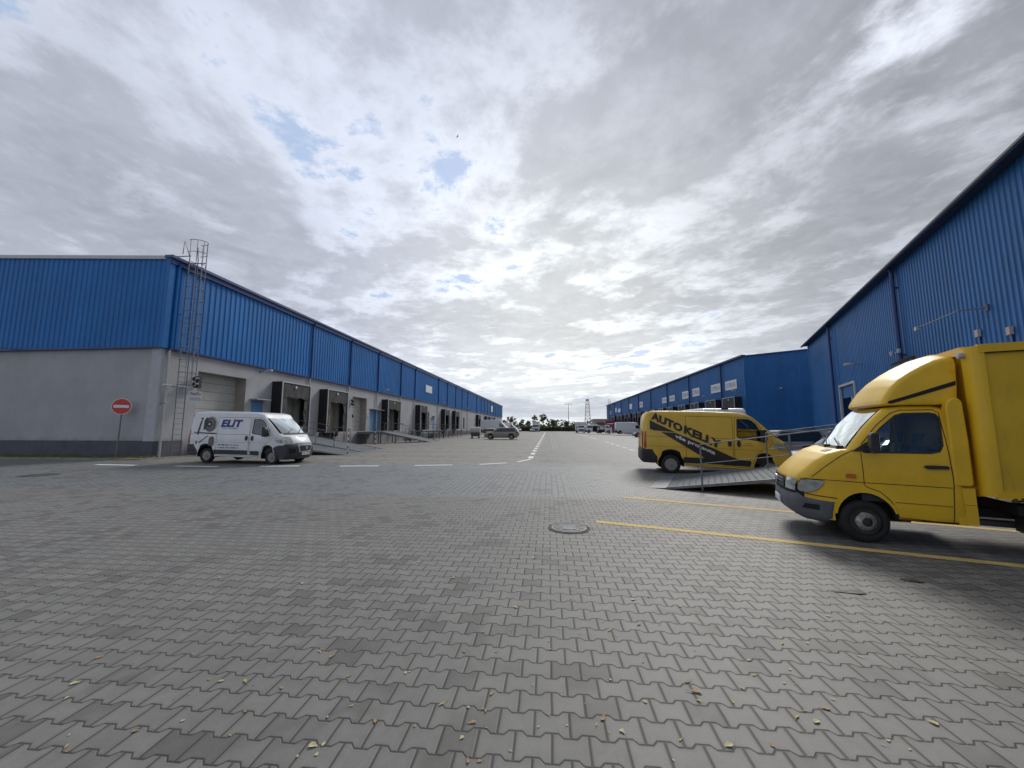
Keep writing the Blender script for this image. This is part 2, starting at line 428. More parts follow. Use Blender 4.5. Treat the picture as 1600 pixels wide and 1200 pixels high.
def make_ground():
    xs = sorted(set([-900, -400, -200, -120, -80, -60] + [x*1.5-45 for x in range(61)] + [60, 90, 140, 250, 500, 900]))
    ys = sorted(set([-400, -100, -40, -15, -5] + [y*1.5 for y in range(0, 42)] + [70, 80, 100, 130, 170, 220, 300, 500, 1000, 1600]))
    b = MB(); n = len(xs)
    vs = [(x, y, gz_(x, y)) for y in ys for x in xs]
    fs = [(j*n+i, j*n+i+1, (j+1)*n+i+1, (j+1)*n+i) for j in range(len(ys)-1) for i in range(n-1)]
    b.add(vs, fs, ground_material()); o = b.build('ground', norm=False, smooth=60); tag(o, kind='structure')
make_ground()

def worn_paint(name, col, wear=0.45):
    m = mat(name, col, 0.8)
    nt = m.node_tree; bs = nt.nodes['Principled BSDF']
    tcn = [q for q in nt.nodes if q.type == 'TEX_COORD'][0]; P = tcn.outputs['Object']
    x, y, z = sep(nt, P)
    n1 = noise(nt, P, 3.0, 6.0, 0.7, 0.3); n2 = noise(nt, P, 40.0, 3.0, 0.7)
    du, dv, bid = paver_nodes(nt, x + 0.1, y)
    j = du.sm(0.006, 0.0025).max(dv.sm(0.005, 0.002))
    f = ((n1 * 0.6 + n2 * 0.5)).sm(0.62, 0.44 + 0.0) * 1.0
    c = mixc(nt, (n1 * 0.5 + n2 * 0.5).sm(0.5, 0.68) * wear, col, (0.19, 0.185, 0.17))
    c = mixc(nt, j * 0.45, c, (0.05, 0.048, 0.04))
    nt.links.new(c, bs.inputs['Base Color'])
    return m
WP = worn_paint('worn white road paint', (0.82, 0.84, 0.86), 0.08)
YP = worn_paint('worn yellow road paint', (0.70, 0.50, 0.16), 0.55)
FAINT = worn_paint('faded pale road paint', (0.46, 0.44, 0.38), 0.45)
def strip(b, p, q, w, m, lift=0.004):
    p, q = Vector((*p, 0)), Vector((*q, 0)); L = (q-p).length; t = (q-p)/L; nn = Vector((-t.y, t.x, 0))*(w/2)
    k = max(1, int(L/0.5)); rows = []
    for i in range(k+1):
        c = p + (q-p)*(i/k)
        for s in (-1, 1):
            a = c + nn*s; rows.append((a.x, a.y, gz_(a.x, a.y) + lift))
    b.add(rows, [(2*i, 2*i+1, 2*i+3, 2*i+2) for i in range(k)], m)
def markings():
    b = MB()
    D = [((150,726),(212,727)),((275,728.3),(341,729)),((405,728.6),(468,728)),((531,728.3),(592,728)),((648,727.3),(707,726.5)),((749,725.7),(792,723.3))]
    for p, q in D: strip(b, gnd(*p), gnd(*q), 0.24, WP)
    strip(b, gnd(809,721.6), gnd(829,717.6), 0.20, WP)
    y = 20.9
    while y < 125:
        strip(b, (-0.99, y), (-0.99, y+1.45), 0.27, WP); y += 3.0 if y < 60 else 2.0
    for p, q in [((1004,708.3),(996.5,705.3)),((992,704),(982.5,701.6)),((979.5,700.3),(971.5,698.3)),((969,697),(962,695.2)),((959.5,694.4),(954,692.6)),((952,691.6),(946,689.8)),((931,685.6),(921,682.6)),((919,681.8),(901,677.6))]:
        strip(b, gnd(*p), gnd(*q), 0.2, WP)
    tag(b.build('road_marking_white', norm=False), kind='structure')
    b = MB()
    a, c = gnd(931.5, 815), gnd(1600, 885); strip(b, a, (a[0]+(c[0]-a[0])*2.0, a[1]+(c[1]-a[1])*2.0), 0.16, YP)
    a, c = gnd(973, 777), gnd(1250, 801); strip(b, a, (a[0]+(c[0]-a[0])*2.4, a[1]+(c[1]-a[1])*2.4), 0.18, YP)
    tag(b.build('road_marking_yellow', norm=False), kind='structure')
    b = MB()
    for y in (20.2, 23.7, 28.6, 31.8, 35.2, 38.8, 42.5, 47, 52, 58): strip(b, (-12.6, y), (-1.3, y-0.1), 0.13, FAINT)
    for y in (44, 48, 57, 66, 75): strip(b, (7.5, y), (20, y), 0.15, FAINT)
    tag(b.build('bay_line_faded', norm=False), kind='structure')
    b = MB()
    CON = mat('pale concrete channel', (0.33, 0.34, 0.34), 0.8, var=0.15, vscale=4)
    y = 29.6
    while y < 140:
        for x in (0.36, 0.66): strip(b, (x, y), (x, y+1.42), 0.13, CON, 0.006)
        y += 1.5
    tag(b.build('drain_channel', norm=False), kind='structure')
markings()

# verge with kerb along the foot of the left warehouse
LX, LY = -21.47, 19.2
b = MB()
b.box(-70, -21.2, 18.02, 19.18, -0.05, 0.085, mat('verge soil and turf', (0.17, 0.165, 0.085), 0.95, var=0.45, vscale=2.5, bump=0.6, bscale=60))
tag(b.build('verge'), kind='structure')
KERB = mat('concrete kerb', (0.26, 0.255, 0.235), 0.85, var=0.2, vscale=3, bump=0.3)
b = MB()
x = -70.0
while x < -20.6:
    b.box(x, min(x+0.99, -20.55), 17.88, 18.02, -0.05, 0.085, KERB); x += 1.0
y = 18.02
while y < 21.0: b.box(-20.69, -20.55, y+0.01, y+0.98, -0.05, 0.085-0.02*(y-18), KERB); y += 1.0
tag(b.build('kerb'), kind='structure')
b = MB(); g = MAT = mat('verge grass blades', (0.17, 0.185, 0.07), 0.9, var=0.5, vscale=3)
rr = random.Random(3)
for i in range(9000):
    x, y = rr.uniform(-45, -21.0), rr.uniform(18.05, 19.15)
    if rr.random() < .3 and y < 18.4: continue
    h = rr.uniform(.03, .12); a = rr.uniform(0, pi); w = rr.uniform(.006, .02); lx, ly = rr.uniform(-.03, .03), rr.uniform(-.03, .03)
    b.add([(x-w*cos(a), y-w*sin(a), .08), (x+w*cos(a), y+w*sin(a), .08), (x+lx, y+ly, .08+h)], [(0, 1, 2)], g)
tag(b.build('grass', norm=False), label='short autumn grass on the verge below the grey wall', cat='grass', kind='stuff')

# ================================================================== BUILDINGS
def clad(b, P, L, z0, zt, m, pitch=0.333, depth=0.035, a0=0.0, skips=()):
    """trapezoid steel sheet from a=a0..L ; P(a,d,z)->xyz ; zt may be a function of a ; skips=(a0,a1,z0,z1) openings starting at the bottom"""
    zf = zt if callable(zt) else (lambda a: zt)
    pr = [(0.0, 0), (0.32, 0), (0.44, 1), (0.86, 1), (0.98, 0)]
    pts = []; a = a0
    while a < L:
        for f, d in pr:
            if a + f*pitch <= L: pts.append((a + f*pitch, d*depth))
        a += pitch
    pts.append((L, 0))
    def zb(a):
        for s in skips:
            if s[0] <= a <= s[1]: return s[3]
        return z0
    vs = []; fs = []
    extra = []
    for s in skips: extra += [(s[0]-1e-4, 0), (s[0], 0), (s[1], 0), (s[1]+1e-4, 0)]
    if extra: pts = sorted([p for p in pts] + extra)
    for a, d in pts: vs += [P(a, d, zb(a)), P(a, d, zf(a))]
    for i in range(len(pts)-1): fs.append((2*i, 2*i+2, 2*i+3, 2*i+1))
    b.add(vs, fs, m)
def wall_open(b, P, L, z0, z1, ops, m, depth=0.8, mrev=None):
    """flat wall with rectangular openings and their reveals. ops=(a0,a1,za,zb,dep)"""
    As = sorted(set([0, L] + [o[0] for o in ops] + [o[1] for o in ops])); Zs = sorted(set([z0, z1] + [o[2] for o in ops] + [o[3] for o in ops]))
    for i in range(len(As)-1):
        for j in range(len(Zs)-1):
            ca, cz = (As[i]+As[i+1])/2, (Zs[j]+Zs[j+1])/2
            if any(o[0] < ca < o[1] and o[2] < cz < o[3] for o in ops): continue
            b.add([P(As[i], 0, Zs[j]), P(As[i+1], 0, Zs[j]), P(As[i+1], 0, Zs[j+1]), P(As[i], 0, Zs[j+1])], [(0, 1, 2, 3)], m)
    for o in ops:
        a0, a1, za, zb, dp = o
        q = [(a0, za), (a1, za), (a1, zb), (a0, zb)]
        for k in range(4):
            (p0, w0), (p1, w1) = q[k], q[(k+1) % 4]
            b.add([P(p0, 0, w0), P(p1, 0, w1), P(p1, -dp, w1), P(p0, -dp, w0)], [(0, 1, 2, 3)], mrev or m)
def pbox(b, P, a0, a1, d0, d1, z0, z1, m):
    vs = [P(a, d, z) for z in (z0, z1) for d in (d0, d1) for a in (a0, a1)]
    b.add(vs, [(0,2,3,1),(4,5,7,6),(0,1,5,4),(2,6,7,3),(0,4,6,2),(1,3,7,5)], m)

def door_panel(P, a0, a1, z0, z1, d, m, parent, name='dock_door', windows=()):
    b = MB(); n = max(3, int((z1-z0)/0.5)); h = (z1-z0)/n
    for i in range(n):
        pbox(b, P, a0, a1, d-0.04, d, z0+i*h+0.012, z0+(i+1)*h-0.012, m)
        pbox(b, P, a0, a1, d-0.04, d-0.02, z0+(i+1)*h-0.012, z0+(i+1)*h+0.012, GALVD)
        for k in (0.25, 0.5, 0.75): pbox(b, P, a0, a1, d, d+0.008, z0+(i+k)*h-0.012, z0+(i+k)*h+0.012, m)
    o = b.build(name, parent)
    for (wa, wz) in windows:
        w = MB(); pbox(w, P, wa-0.36, wa+0.36, d+0.008, d+0.035, wz-0.2, wz+0.2, BLACKP); pbox(w, P, wa-0.29, wa+0.29, d+0.035, d+0.04, wz-0.13, wz+0.13, DGL); w.build('door_window', o)
    return o

def dock_shelter(P, a0, w, zb, zt, dep, parent, worn=0, seed=0):
    """curtain dock shelter round a loading door: black sides, pale front frame, hanging flaps, door behind"""
    r = random.Random(seed)
    s = MB()
    pbox(s, P, a0, a0+0.05, 0.0, dep, zb, zt, RUBBER); pbox(s, P, a0+w-0.05, a0+w, 0.0, dep, zb, zt, RUBBER)
    pbox(s, P, a0+0.05, a0+w-0.05, 0.0, dep, zt-0.05, zt, RUBBER)
    o = s.build('dock_shelter', parent)
    f = MB()
    pbox(f, P, a0-0.02, a0+0.07, dep, dep+0.05, zb, zt+0.03, LIGHTG); pbox(f, P, a0+w-0.07, a0+w+0.02, dep, dep+0.05, zb, zt+0.03, LIGHTG)
    pbox(f, P, a0+0.07, a0+w-0.07, dep, dep+0.05, zt-0.06, zt+0.03, LIGHTG); f.build('frame', o)
    c = MB(); hz = zt - (zt-zb)*0.30
    # top flap with sagging bottom edge
    n = 10; vs = []; fs = []
    for i in range(n+1):
        a = a0+0.07+(w-0.14)*i/n; sag = 0.05*sin(i*1.7+seed) + (0.10 if worn and i > n*0.6 else 0)
        vs += [P(a, dep-0.02+0.02*(i % 2), hz-sag), P(a, dep, zt-0.06)]
    for i in range(n): fs.append((2*i, 2*i+2, 2*i+3, 2*i+1))
    c.add(vs, fs, CURT)
    c.build('top_curtain', o)
    for sd in (0, 1):
        c = MB(); vs = []; fs = []; n = 9; cw = 0.62
        for j in range(n+1):
            z = zb + (hz+0.25-zb)*j/n
            e = cw + 0.05*sin(j*1.1+seed*3+sd*2) + (0.12*sin(j*.7) if worn else 0)
            aa = (a0+0.07, a0+0.07+e) if sd == 0 else (a0+w-0.07, a0+w-0.07-e)
            vs += [P(aa[0], dep-0.005, z), P((aa[0]+aa[1])/2, dep-0.03, z), P(aa[1], dep-0.015-0.06*(j % 3)/2, z)]
        for j in range(n): fs += [(3*j, 3*j+1, 3*j+4, 3*j+3), (3*j+1, 3*j+2, 3*j+5, 3*j+4)]
        c.add(vs, fs, CURT); c.build('side_curtain', o)
    l = MB(); pbox(l, P, a0+w*0.42, a0+w*0.42+0.16, dep+0.05, dep+0.09, zt-0.42, zt-0.24, WHITES); l.build('number_plate', o)
    # white guide stripe and bumpers
    l = MB(); pbox(l, P, a0+0.35, a0+0.43, dep+0.003, dep+0.02, zb+0.55, zb+1.5, YELL)
    l.build('guide_stripe', o)
    for sd in (0.35, w-0.6):
        l = MB(); pbox(l, P, a0+sd, a0+sd+0.25, 0.0, 0.14, zb-0.45, zb-0.02, BLACKP); l.build('dock_bumper', o)
    return o

# ---------- left warehouse
lw = thing('warehouse', 'left-hand warehouse with grey rendered base, blue ribbed upper wall and a row of docks', 'warehouse', (LX, LY, 0))
LEN = 159.0; ZB, ZE = 6.12, 11.27
PL = lambda a, d, z: (d, a, z)                    # front wall: a along +Y, d towards the yard (+X)
PE = lambda a, d, z: (-a, -d, z)                  # end wall: a to the left (-X), d towards the camera
yy = lambda y: y - LY
shelters = [(27.95, 3.6, 0), (34.2, 3.7, 0), (47.9, 4.3, 1), (60.6, 3.6, 0), (75.6, 3.7, 0), (84.5, 3.7, 0), (113.0, 3.7, 0), (128, 3.6, 0), (135, 3.6, 0)]
ops = [(yy(21.55), yy(25.35), 1.15, 5.1, 0.82), (yy(40.45), yy(43.75), 1.2, 5.02, 0.8), (yy(44.75), yy(46.3), 1.2, 3.75, 0.12), (yy(46.75), yy(47.6), 1.2, 3.7, 0.12),
       (yy(25.95), yy(27.1), 1.15, 3.6, 0.12), (yy(66.0), yy(68.0), 1.2, 4.3, 0.7), (yy(70), yy(71.2), 1.2, 3.6, .12), (yy(96.0), yy(97.6), 1.2, 4.0, 0.3)]
for (y, w, k) in shelters: ops.append((yy(y)+0.5, yy(y)+w-0.5, 1.2, 4.6, 0.5))
b = MB(); wall_open(b, PL, LEN, -1.0, ZB+0.1, ops, RENDERW, mrev=REVEAL)
wall_open(b, PE, 70, -1.0, ZB+0.1, [], RENDERW)
b.add([(0, LEN, -1), (0, LEN, ZE), (-70, LEN, ZE+3.4), (-70, LEN, -1)], [(0, 1, 2, 3)], RENDERW)
b.add([(-70, 0, -1), (-70, 0, ZE), (-70, LEN, ZE), (-70, LEN, -1)], [(0, 1, 2, 3)], RENDERW)
b.build('wall', lw)
b = MB(); pbox(b, PE, -0.03, 70, 0.0, 0.03, -1.0, 0.93, PLINTH)
doc = sorted([(o[0], o[1]) for o in ops]); pbox(b, PL, -0.0, yy(20.9), 0.0, 0.03, -1.0, 0.90, PLINTH)
pbox(b, PL, yy(58), LEN, 0.0, 0.03, -1.0, 0.55, PLINTH)
b.build('plinth', lw)
roofz = lambda a: ZE + a*0.047
b = MB(); clad(b, lambda a, d, z: PL(a, d+0.12, z), LEN, ZB, ZE-0.05, BLUE_L, pitch=0.40, depth=0.04)
clad(b, lambda a, d, z: PE(a, d+0.12, z), 70, ZB, lambda a: roofz(a)-0.05, BLUE_L, pitch=0.333, depth=0.035)
b.build('cladding', lw)
b = MB()
pbox(b, PL, -0.20, LEN, 0.0, 0.20, ZB-0.07, ZB+0.03, BLUE_T); pbox(b, PE, 0.0, 70, 0.0, 0.20, ZB-0.07, ZB+0.03, BLUE_T)
pbox(b, PL, -0.23, LEN, 0.10, 0.30, ZE-0.34, ZE-0.05, BLUE_T)
b.build('drip_trim', lw)
b = MB()  # eaves gutter box and verge flashing
pbox(b, PL, -0.30, LEN, -0.10, 0.42, ZE-0.05, ZE+0.11, mat('grey blue eaves flashing', (0.05, 0.085, 0.19), 0.4, 0.2, var=0.15))
b.build('gutter', lw)
b = MB(); n = 12
for i in range(n):
    a0, a1 = 70*i/n, 70*(i+1)/n
    vs = [PE(a, d, roofz(a)+h) for a in (a0, a1) for d in (-0.1, 0.24) for h in (-0.10, 0.10)]
    b.add(vs, [(0,1,3,2),(4,6,7,5),(0,2,6,4),(1,5,7,3),(0,4,5,1),(2,3,7,6)], LIGHTG)
b.build('verge_flashing', lw)
b = MB(); b.add([(0.1, 0, ZE+0.1), (0.1, LEN, ZE+0.1), (-35, LEN, roofz(35)), (-35, 0, roofz(35)), (-70, 0, ZE), (-70, LEN, ZE)], [(0, 1, 2, 3), (3, 2, 5, 4)], GALV); b.build('roof', lw)
b = MB(); b.box(-0.02, 0.24, -0.24, 0.06, ZB-0.06, ZE-0.06, BLUE_L); b.build('corner_trim', lw)
b = MB(); b.box(-0.55, 0.05, -0.05, 0.12, 0.90, ZB-0.07, mat('pale corner pier', (0.44, 0.46, 0.50), 0.85, var=0.08)); b.build('corner_pier', lw)
def downspout(parent, P, a, zt, zm, zbot, mtop, mbot, r=0.07, d=0.24):
    b = MB(); b.tube([P(a, d+0.12, zt), P(a, d-0.02, zt-0.3), P(a, d-0.02, zm+0.02)], r, mtop, 8)
    if mbot: b.tube([P(a, d-0.02, zm), P(a, d-0.11, zm-0.18), P(a, d-0.11, zbot)], r*0.9, mbot, 8)
    for z in (zt-1.2, (zt+zm)/2, zm+0.6, (zm+zbot)/2 if mbot else zm+.3):
        pbox(b, P, a-r-0.02, a+r+0.02, 0.05, d, z-0.03, z+0.03, mtop if z > zm else mbot)
    b.build('downspout', parent)
spx = [19.25+0.25, 32.45, 39.3, 46.2, 53.7, 59.7, 73.0, 79.7, 87.0, 93.6, 100.4, 113.3, 120.8, 127, 133.8, 141, 148, 155, 162, 169]
for i, y in enumerate(spx): downspout(lw, PL, yy(y), ZE-0.2, ZB, -0.1 if i else 0.0, BLUE_T if i else BLUE_L, LIGHTG, 0.075)
door_panel(PL, yy(21.55), yy(25.35), 1.15, 5.1, -0.78, SHUT, lw, windows=[(yy(22.15), 2.25), (yy(23.55), 2.25)])
door_panel(PL, yy(40.45), yy(43.75), 1.2, 5.02, -0.76, SHUT, lw, windows=[(yy(41.8), 2.9)])
for (y, w, k) in shelters: door_panel(PL, yy(y)+0.5, yy(y)+w-0.5, 1.2, 4.6, -0.46, SHUT if k != 1 else GALVD, lw)
for i, (y0, y1, zt_) in enumerate([(44.75, 46.3, 3.75), (46.75, 47.6, 3.7), (25.95, 27.1, 3.6), (70, 71.2, 3.6)]):
    b = MB(); pbox(b, PL, yy(y0), yy(y1), -0.11, -0.06, 1.15, zt_, BLUE_D); pbox(b, PL, yy(y0)+.1, yy(y1)-.1, -.06, -.05, 1.4, 2.3, BLUE_D); o = b.build('door', lw)
    b = MB(); pbox(b, PL, yy(y1)-0.2, yy(y1)-0.08, -0.05, 0.0, 2.15, 2.2, GALV); b.build('handle', o)
    b = MB(); pbox(b, PL, yy(y0)-0.15, yy(y1)+0.15, 0.0, 0.55, zt_+0.06, zt_+0.12, LIGHTG); b.build('canopy', lw)
b = MB(); pbox(b, PL, yy(66), yy(68), -0.68, -0.64, 1.2, 4.3, SHUT); b.build('door', lw)
b = MB(); pbox(b, PL, yy(96), yy(97.6), -0.28, -0.22, 1.2, 4.0, DARK); b.build('door', lw)
for i, (y, w, k) in enumerate(shelters): dock_shelter(PL, yy(y), w, 1.2, 5.22, 0.85, lw, worn=k, seed=i)
for (y, w) in ((27.95, 3.6), (34.2, 3.7), (60.6, 3.6), (75.6, 3.7), (84.5, 3.7)):     # leveller pits under the docks
    b = MB(); pbox(b, PL, yy(y)+0.7, yy(y)+w-0.7, 0.0, 0.05, 0.25, 1.12, DARK); pbox(b, PL, yy(y)+0.6, yy(y)+w-0.6, 0.0, 0.35, 1.12, 1.2, GALVD); b.build('dock_leveller', lw)
for y in (138, 142, 150):
    b = MB(); pbox(b, PL, yy(y), yy(y)+1.6, 0, 0.5, 4.5, 5.3, BLACKP); b.build('vent_cowl', lw)

def wall_lamp(loc, rz, label, group='wall lamps on the warehouses'):
    t = thing('wall_lamp', label, 'lamp', loc, rz, group)
    b = MB(); b.tube([(0, 0, 0), (0.25, 0, 0.06), (0.45, 0, 0.07)], 0.025, GALV, 6); b.box(-0.02, 0.02, -0.08, 0.08, -0.08, 0.08, GALV); b.build('arm', t)
    b = MB(); b.lathe([(0.0, -0.3), (0.06, -0.28), (0.10, -0.1), (0.12, 0.1), (0.09, 0.3), (0.0, 0.34)], LIGHTG, 10, 'X', (0.62, 0, 0.06)); b.build('lamp_head', t, 50)
    return t
wall_lamp((LX+0.02, 26.6, 5.78), 0, 'pale wall lamp over the first shuttered door, right above the white van', None)
wall_lamp((LX+0.12, 47.6, 6.35), 0, 'small wall lamp at the foot of the blue cladding near the blue doors', None)
wall_lamp((LX+0.12, 75.0, 6.4), 0, 'small distant wall lamp on the left warehouse beyond the white sign board', None)
wall_lamp((LX+0.12, 98, 6.4), 0, 'farthest small wall lamp on the left warehouse', None)
wall_lamp((-31.1, LY-0.15, 6.15), -pi/2, 'wall lamp on the end wall of the left warehouse under the blue cladding edge', None)

def sign_board(P, a0, a1, z0, z1, label, group=None, txt=None, d=0.20, big=0.5, par=None, flip=False):
    t = thing('sign_board', label, 'sign', par, 0, group)
    b = MB(); pbox(b, P, a0, a1, d, d+0.04, z0, z1, WHITES); b.build('panel', t)
    if txt:
        vs, fs = text_fit(txt, (a1-a0)*0.84, (z1-z0)*big, bold=0.01)
        b = MB(); c = (a0+a1)/2; zc = (z0+z1)/2
        b.add([P(c+(-v[0] if flip else v[0]), d+0.046, zc+v[1]) for v in vs], fs, mat('grey sign lettering', (0.22, 0.22, 0.22), 0.6)); b.build('lettering', t, norm=False)
    return t
PLw = lambda a, d, z: (d, a, z)
sign_board(PL, yy(65.0), yy(68.6), 7.75, 9.0, 'blank white rectangular board high on the blue wall of the left warehouse', None, None, par=(LX, LY, 0))
sign_board(PL, yy(142.0), yy(146), 7.3, 9.6, 'narrow white board near the far end of the left warehouse', None, None, par=(LX, LY, 0))

# traffic signal bracket by the first door, and small boxes at the doors
def dock_signal(loc, label):
    t = thing('dock_signal', label, 'signal light', loc)
    b = MB(); b.box(0, 0.28, -0.02, 0.02, 0.28, 0.32, BLACKP); b.box(0, 0.28, -0.02, 0.02, -0.32, -0.28, BLACKP); b.build('bracket', t)
    b = MB(); b.box(0.2, 0.36, -0.14, 0.14, -0.36, 0.36, BLACKP); 
    for z in (0.17, -0.17): b.lathe([(0.13, -0.16), (0.14, 0.06), (0.10, 0.06), (0.0, 0.02)], BLACKP, 12, 'Y', (0.28, -0.14, z))
    b.build('housing', t, 40)
    return t
dock_signal((LX, 21.33, 4.38), 'black two-lamp signal on a bracket beside the first door, right of the caged ladder')
dock_signal((LX, 40.1, 4.35), 'small black signal beside the second recessed door')
t = thing('notice_board', 'white notice sheet on the wall left of the two blue doors', 'sign', (LX, 44.2, 0)); b = MB(); b.box(0.0, 0.03, -0.3, 0.3, 2.9, 3.6, WHITES); b.build('sheet', t)
t = thing('mirror_post', 'small dark traffic mirror on the wall near the fourth dock', 'mirror', (LX, 69, 3.2)); b = MB(); b.tube([(0, 0, 0), (0.5, 0, 0.1)], 0.03, GALV); b.build('arm', t); b = MB(); b.lathe([(0.0, 0), (0.26, 0.0), (0.28, 0.05), (0, 0.09)], BLACKP, 14, 'X', (0.5, 0, 0.1)); b.build('mirror', t)

# caged roof ladder near the corner
def cage_ladder(loc, label, h=12.7, zcage=4.05, floor=0.0):
    t = thing('roof_ladder', label, 'ladder', loc)
    w = 0.27; b = MB()
    d = 0.38
    for s in (-w, w): b.tube([(d, s, 0.0), (d, s, h-0.9)], 0.026, GALV, 6)
    for s in (-w, w): b.tube([(d, s, h-1.0), (d-0.25, s*1.6, h-0.1), (d-0.3, s*1.6, h-0.9)], 0.026, GALV, 6)
    b.build('rail', t)
    b = MB(); z = 0.35
    while z < h-1.0: b.tube([(d, -w, z), (d, w, z)], 0.014, GALV, 5); z += 0.30
    b.build('rungs', t)
    b = MB()
    z = zcage
    while z <= h + 0.01:
        pts = [(d, -w-0.10, z)] + [(d+0.12+0.62*sin(pi*k/10)*1.0, -0.40*cos(pi*k/10), z) for k in range(0, 11)] + [(d, w+0.10, z)]
        b.tube(pts, 0.018, GALV, 4); z += (h-zcage)/12
    for k in (0, 2, 4, 6, 8, 10):
        a = pi*k/10; b.tube([(d+0.12+0.62*sin(a), -0.40*cos(a), zcage), (d+0.12+0.62*sin(a), -0.40*cos(a), h)], 0.015, GALV, 4)
    b.build('safety_cage', t)
    b = MB()
    for z in (3.95, 6.0, 8.2, 10.9):
        for s in (-w, w): b.tube([(0, s, z), (d, s, z)], 0.02, GALV, 4)
    b.tube([(d-.1, -1.0, 4.0), (d-.1, 0.45, 4.0)], 0.045, LIGHTG, 6)
    b.tube([(-1.0, -0.5, ZE+0.35), (d+.3, -0.5, ZE+0.35)], 0.03, GALV, 4); b.tube([(-1.0, 0.5, ZE+0.35), (d+.3, 0.5, ZE+0.35)], 0.03, GALV, 4)
    b.build('bracket', t)
    return t
cage_ladder((LX+0.05, 20.15, 0.0), 'tall galvanised ladder with safety cage rising above the roof of the left warehouse')
t = thing('hanging_sign', 'white rectangular parcel company sign hung at the foot of the ladder cage', 'sign', (LX+0.50, 21.0, 3.38))
b = MB(); b.box(-0.012, 0.012, -0.30, 0.30, -0.42, 0.42, WHITES); b.tube([(0, -0.25, .42), (0, -.25, .60)], .012, GALV, 4); b.tube([(0, 0.25, .42), (0, .25, .60)], .012, GALV, 4); b.build('panel', t)
t.rotation_euler = (0, 0, rad(-38))
for txt, w, h, z, m in (('FedEx', 0.5, 0.17, 0.27, DECBLUE), ('PARCEL DEPOT', 0.5, 0.06, 0.0, DECGREY), ('ENTRANCE', 0.5, 0.06, -0.1, DECGREY)):
    if txt == 'FedEx':
        for part, x0, ww, mm in (('Fed', -0.105, 0.27, mat('violet lettering', (0.05, 0.01, 0.13), 0.5)), ('Ex', 0.16, 0.18, mat('orange lettering', (0.45, 0.07, 0.01), 0.5))):
            vs, fs = text_fit(part, ww, h, bold=0.02); b = MB(); b.add([(0.016, x0+v[0], z+v[1]) for v in vs], fs, mm); b.build('lettering', t, norm=False)
    else:
        b = MB(); r = random.Random(len(txt))     # unreadable small print: short rules
        y = -0.24
        while y < 0.22: l = r.uniform(.03, .08); b.box(0.012, 0.016, y, y+l, z-0.02, z+0.02, m); y += l+0.02
        b.build('small_print', t)

# ---------- right, distant blue warehouse
RX, RY = 26.0, 53.3
rw = thing('warehouse', 'distant all-blue ribbed warehouse on the right with white boards along its wall', 'warehouse', (RX, RY, 0))
PR = lambda a, d, z: (-d, a, z); PRE = lambda a, d, z: (a, -d, z)
yr = lambda y: y - RY
LENR = 122.0; ZR = 11.0
rsh = [54.4, 60.4, 67.0, 73.4, 80.6, 87.0, 94, 100.6, 108, 114, 121.5, 127.5, 135, 141, 150, 156]
rop = []
b = MB(); clad(b, PR, LENR, 1.35, ZR, BLUE_R, 0.333, 0.035); clad(b, PRE, 60, 1.35, lambda a: ZR+a*0.093 if a < 30 else ZR+(60-a)*0.093, BLUE_R, 0.333, 0.035)
b.add([PR(LENR, 0, 0), PR(LENR, 0, ZR), (60, LENR, ZR), (60, LENR, 0)], [(0, 1, 2, 3)], BLUE_R); b.build('cladding', rw)
b = MB(); PLR = mat('beige concrete plinth', (0.27, 0.255, 0.22), 0.9, var=0.15, bump=0.2)
b.add([PR(0, -0.02, -1), PR(LENR, -0.02, -1), PR(LENR, -0.02, 1.4), PR(0, -0.02, 1.4)], [(0, 1, 2, 3)], PLR); b.add([PRE(-0.0, -0.02, -1), PRE(60, -0.02, -1), PRE(60, -0.02, 1.4), PRE(0, -0.02, 1.4)], [(0, 1, 2, 3)], PLR); b.build('plinth', rw)
b = MB(); EAVE = mat('dark eaves gutter', (0.035, 0.04, 0.075), 0.45, 0.2, var=0.2)
pbox(b, PR, -0.35, LENR, -0.1, 0.40, ZR-0.02, ZR+0.22, EAVE); b.build('gutter', rw)
b = MB()
for i in range(10):
    a0, a1 = 3*i, 3*i+3; vs = [PRE(a, d, ZR+a*0.093+h) for a in (a0, a1) for d in (-0.1, 0.16) for h in (0.0, 0.16)]
    b.add(vs, [(0,1,3,2),(4,6,7,5),(0,2,6,4),(1,5,7,3),(0,4,5,1),(2,3,7,6)], BLUE_T)
b.build('verge_trim', rw)
b = MB(); b.add([(-.1, 0, ZR+.15), (-.1, LENR, ZR+.15), (30, LENR, ZR+2.8), (30, 0, ZR+2.8), (60, 0, ZR), (60, LENR, ZR)], [(0, 1, 2, 3), (3, 2, 5, 4)], GALV); b.build('roof', rw)
b = MB(); b.box(-0.06, 0.2, -0.06, 0.2, 0.9, ZR, BLUE_R); b.build('corner_trim', rw)
for y in (59.9, 73.2, 86.4, 100.0, 113.4, 126.7, 140, 153.3, 166.6): downspout(rw, PR, yr(y), ZR, 1.2, 0, BLUE_T, None, 0.11, 0.22)
for i, y in enumerate(rsh):
    a = yr(y)
    b = MB(); pbox(b, PR, a+0.5, a+3.1, 0.04, 0.08, 0.95, 4.9, DARK); b.build('dock_door', rw)
    dock_shelter(PR, a, 3.6, 0.95, 5.75, 0.95, rw, worn=i % 2, seed=20+i)
sg = 'white rental boards on the right-hand warehouse'
words = ['DOPRAVA']*11
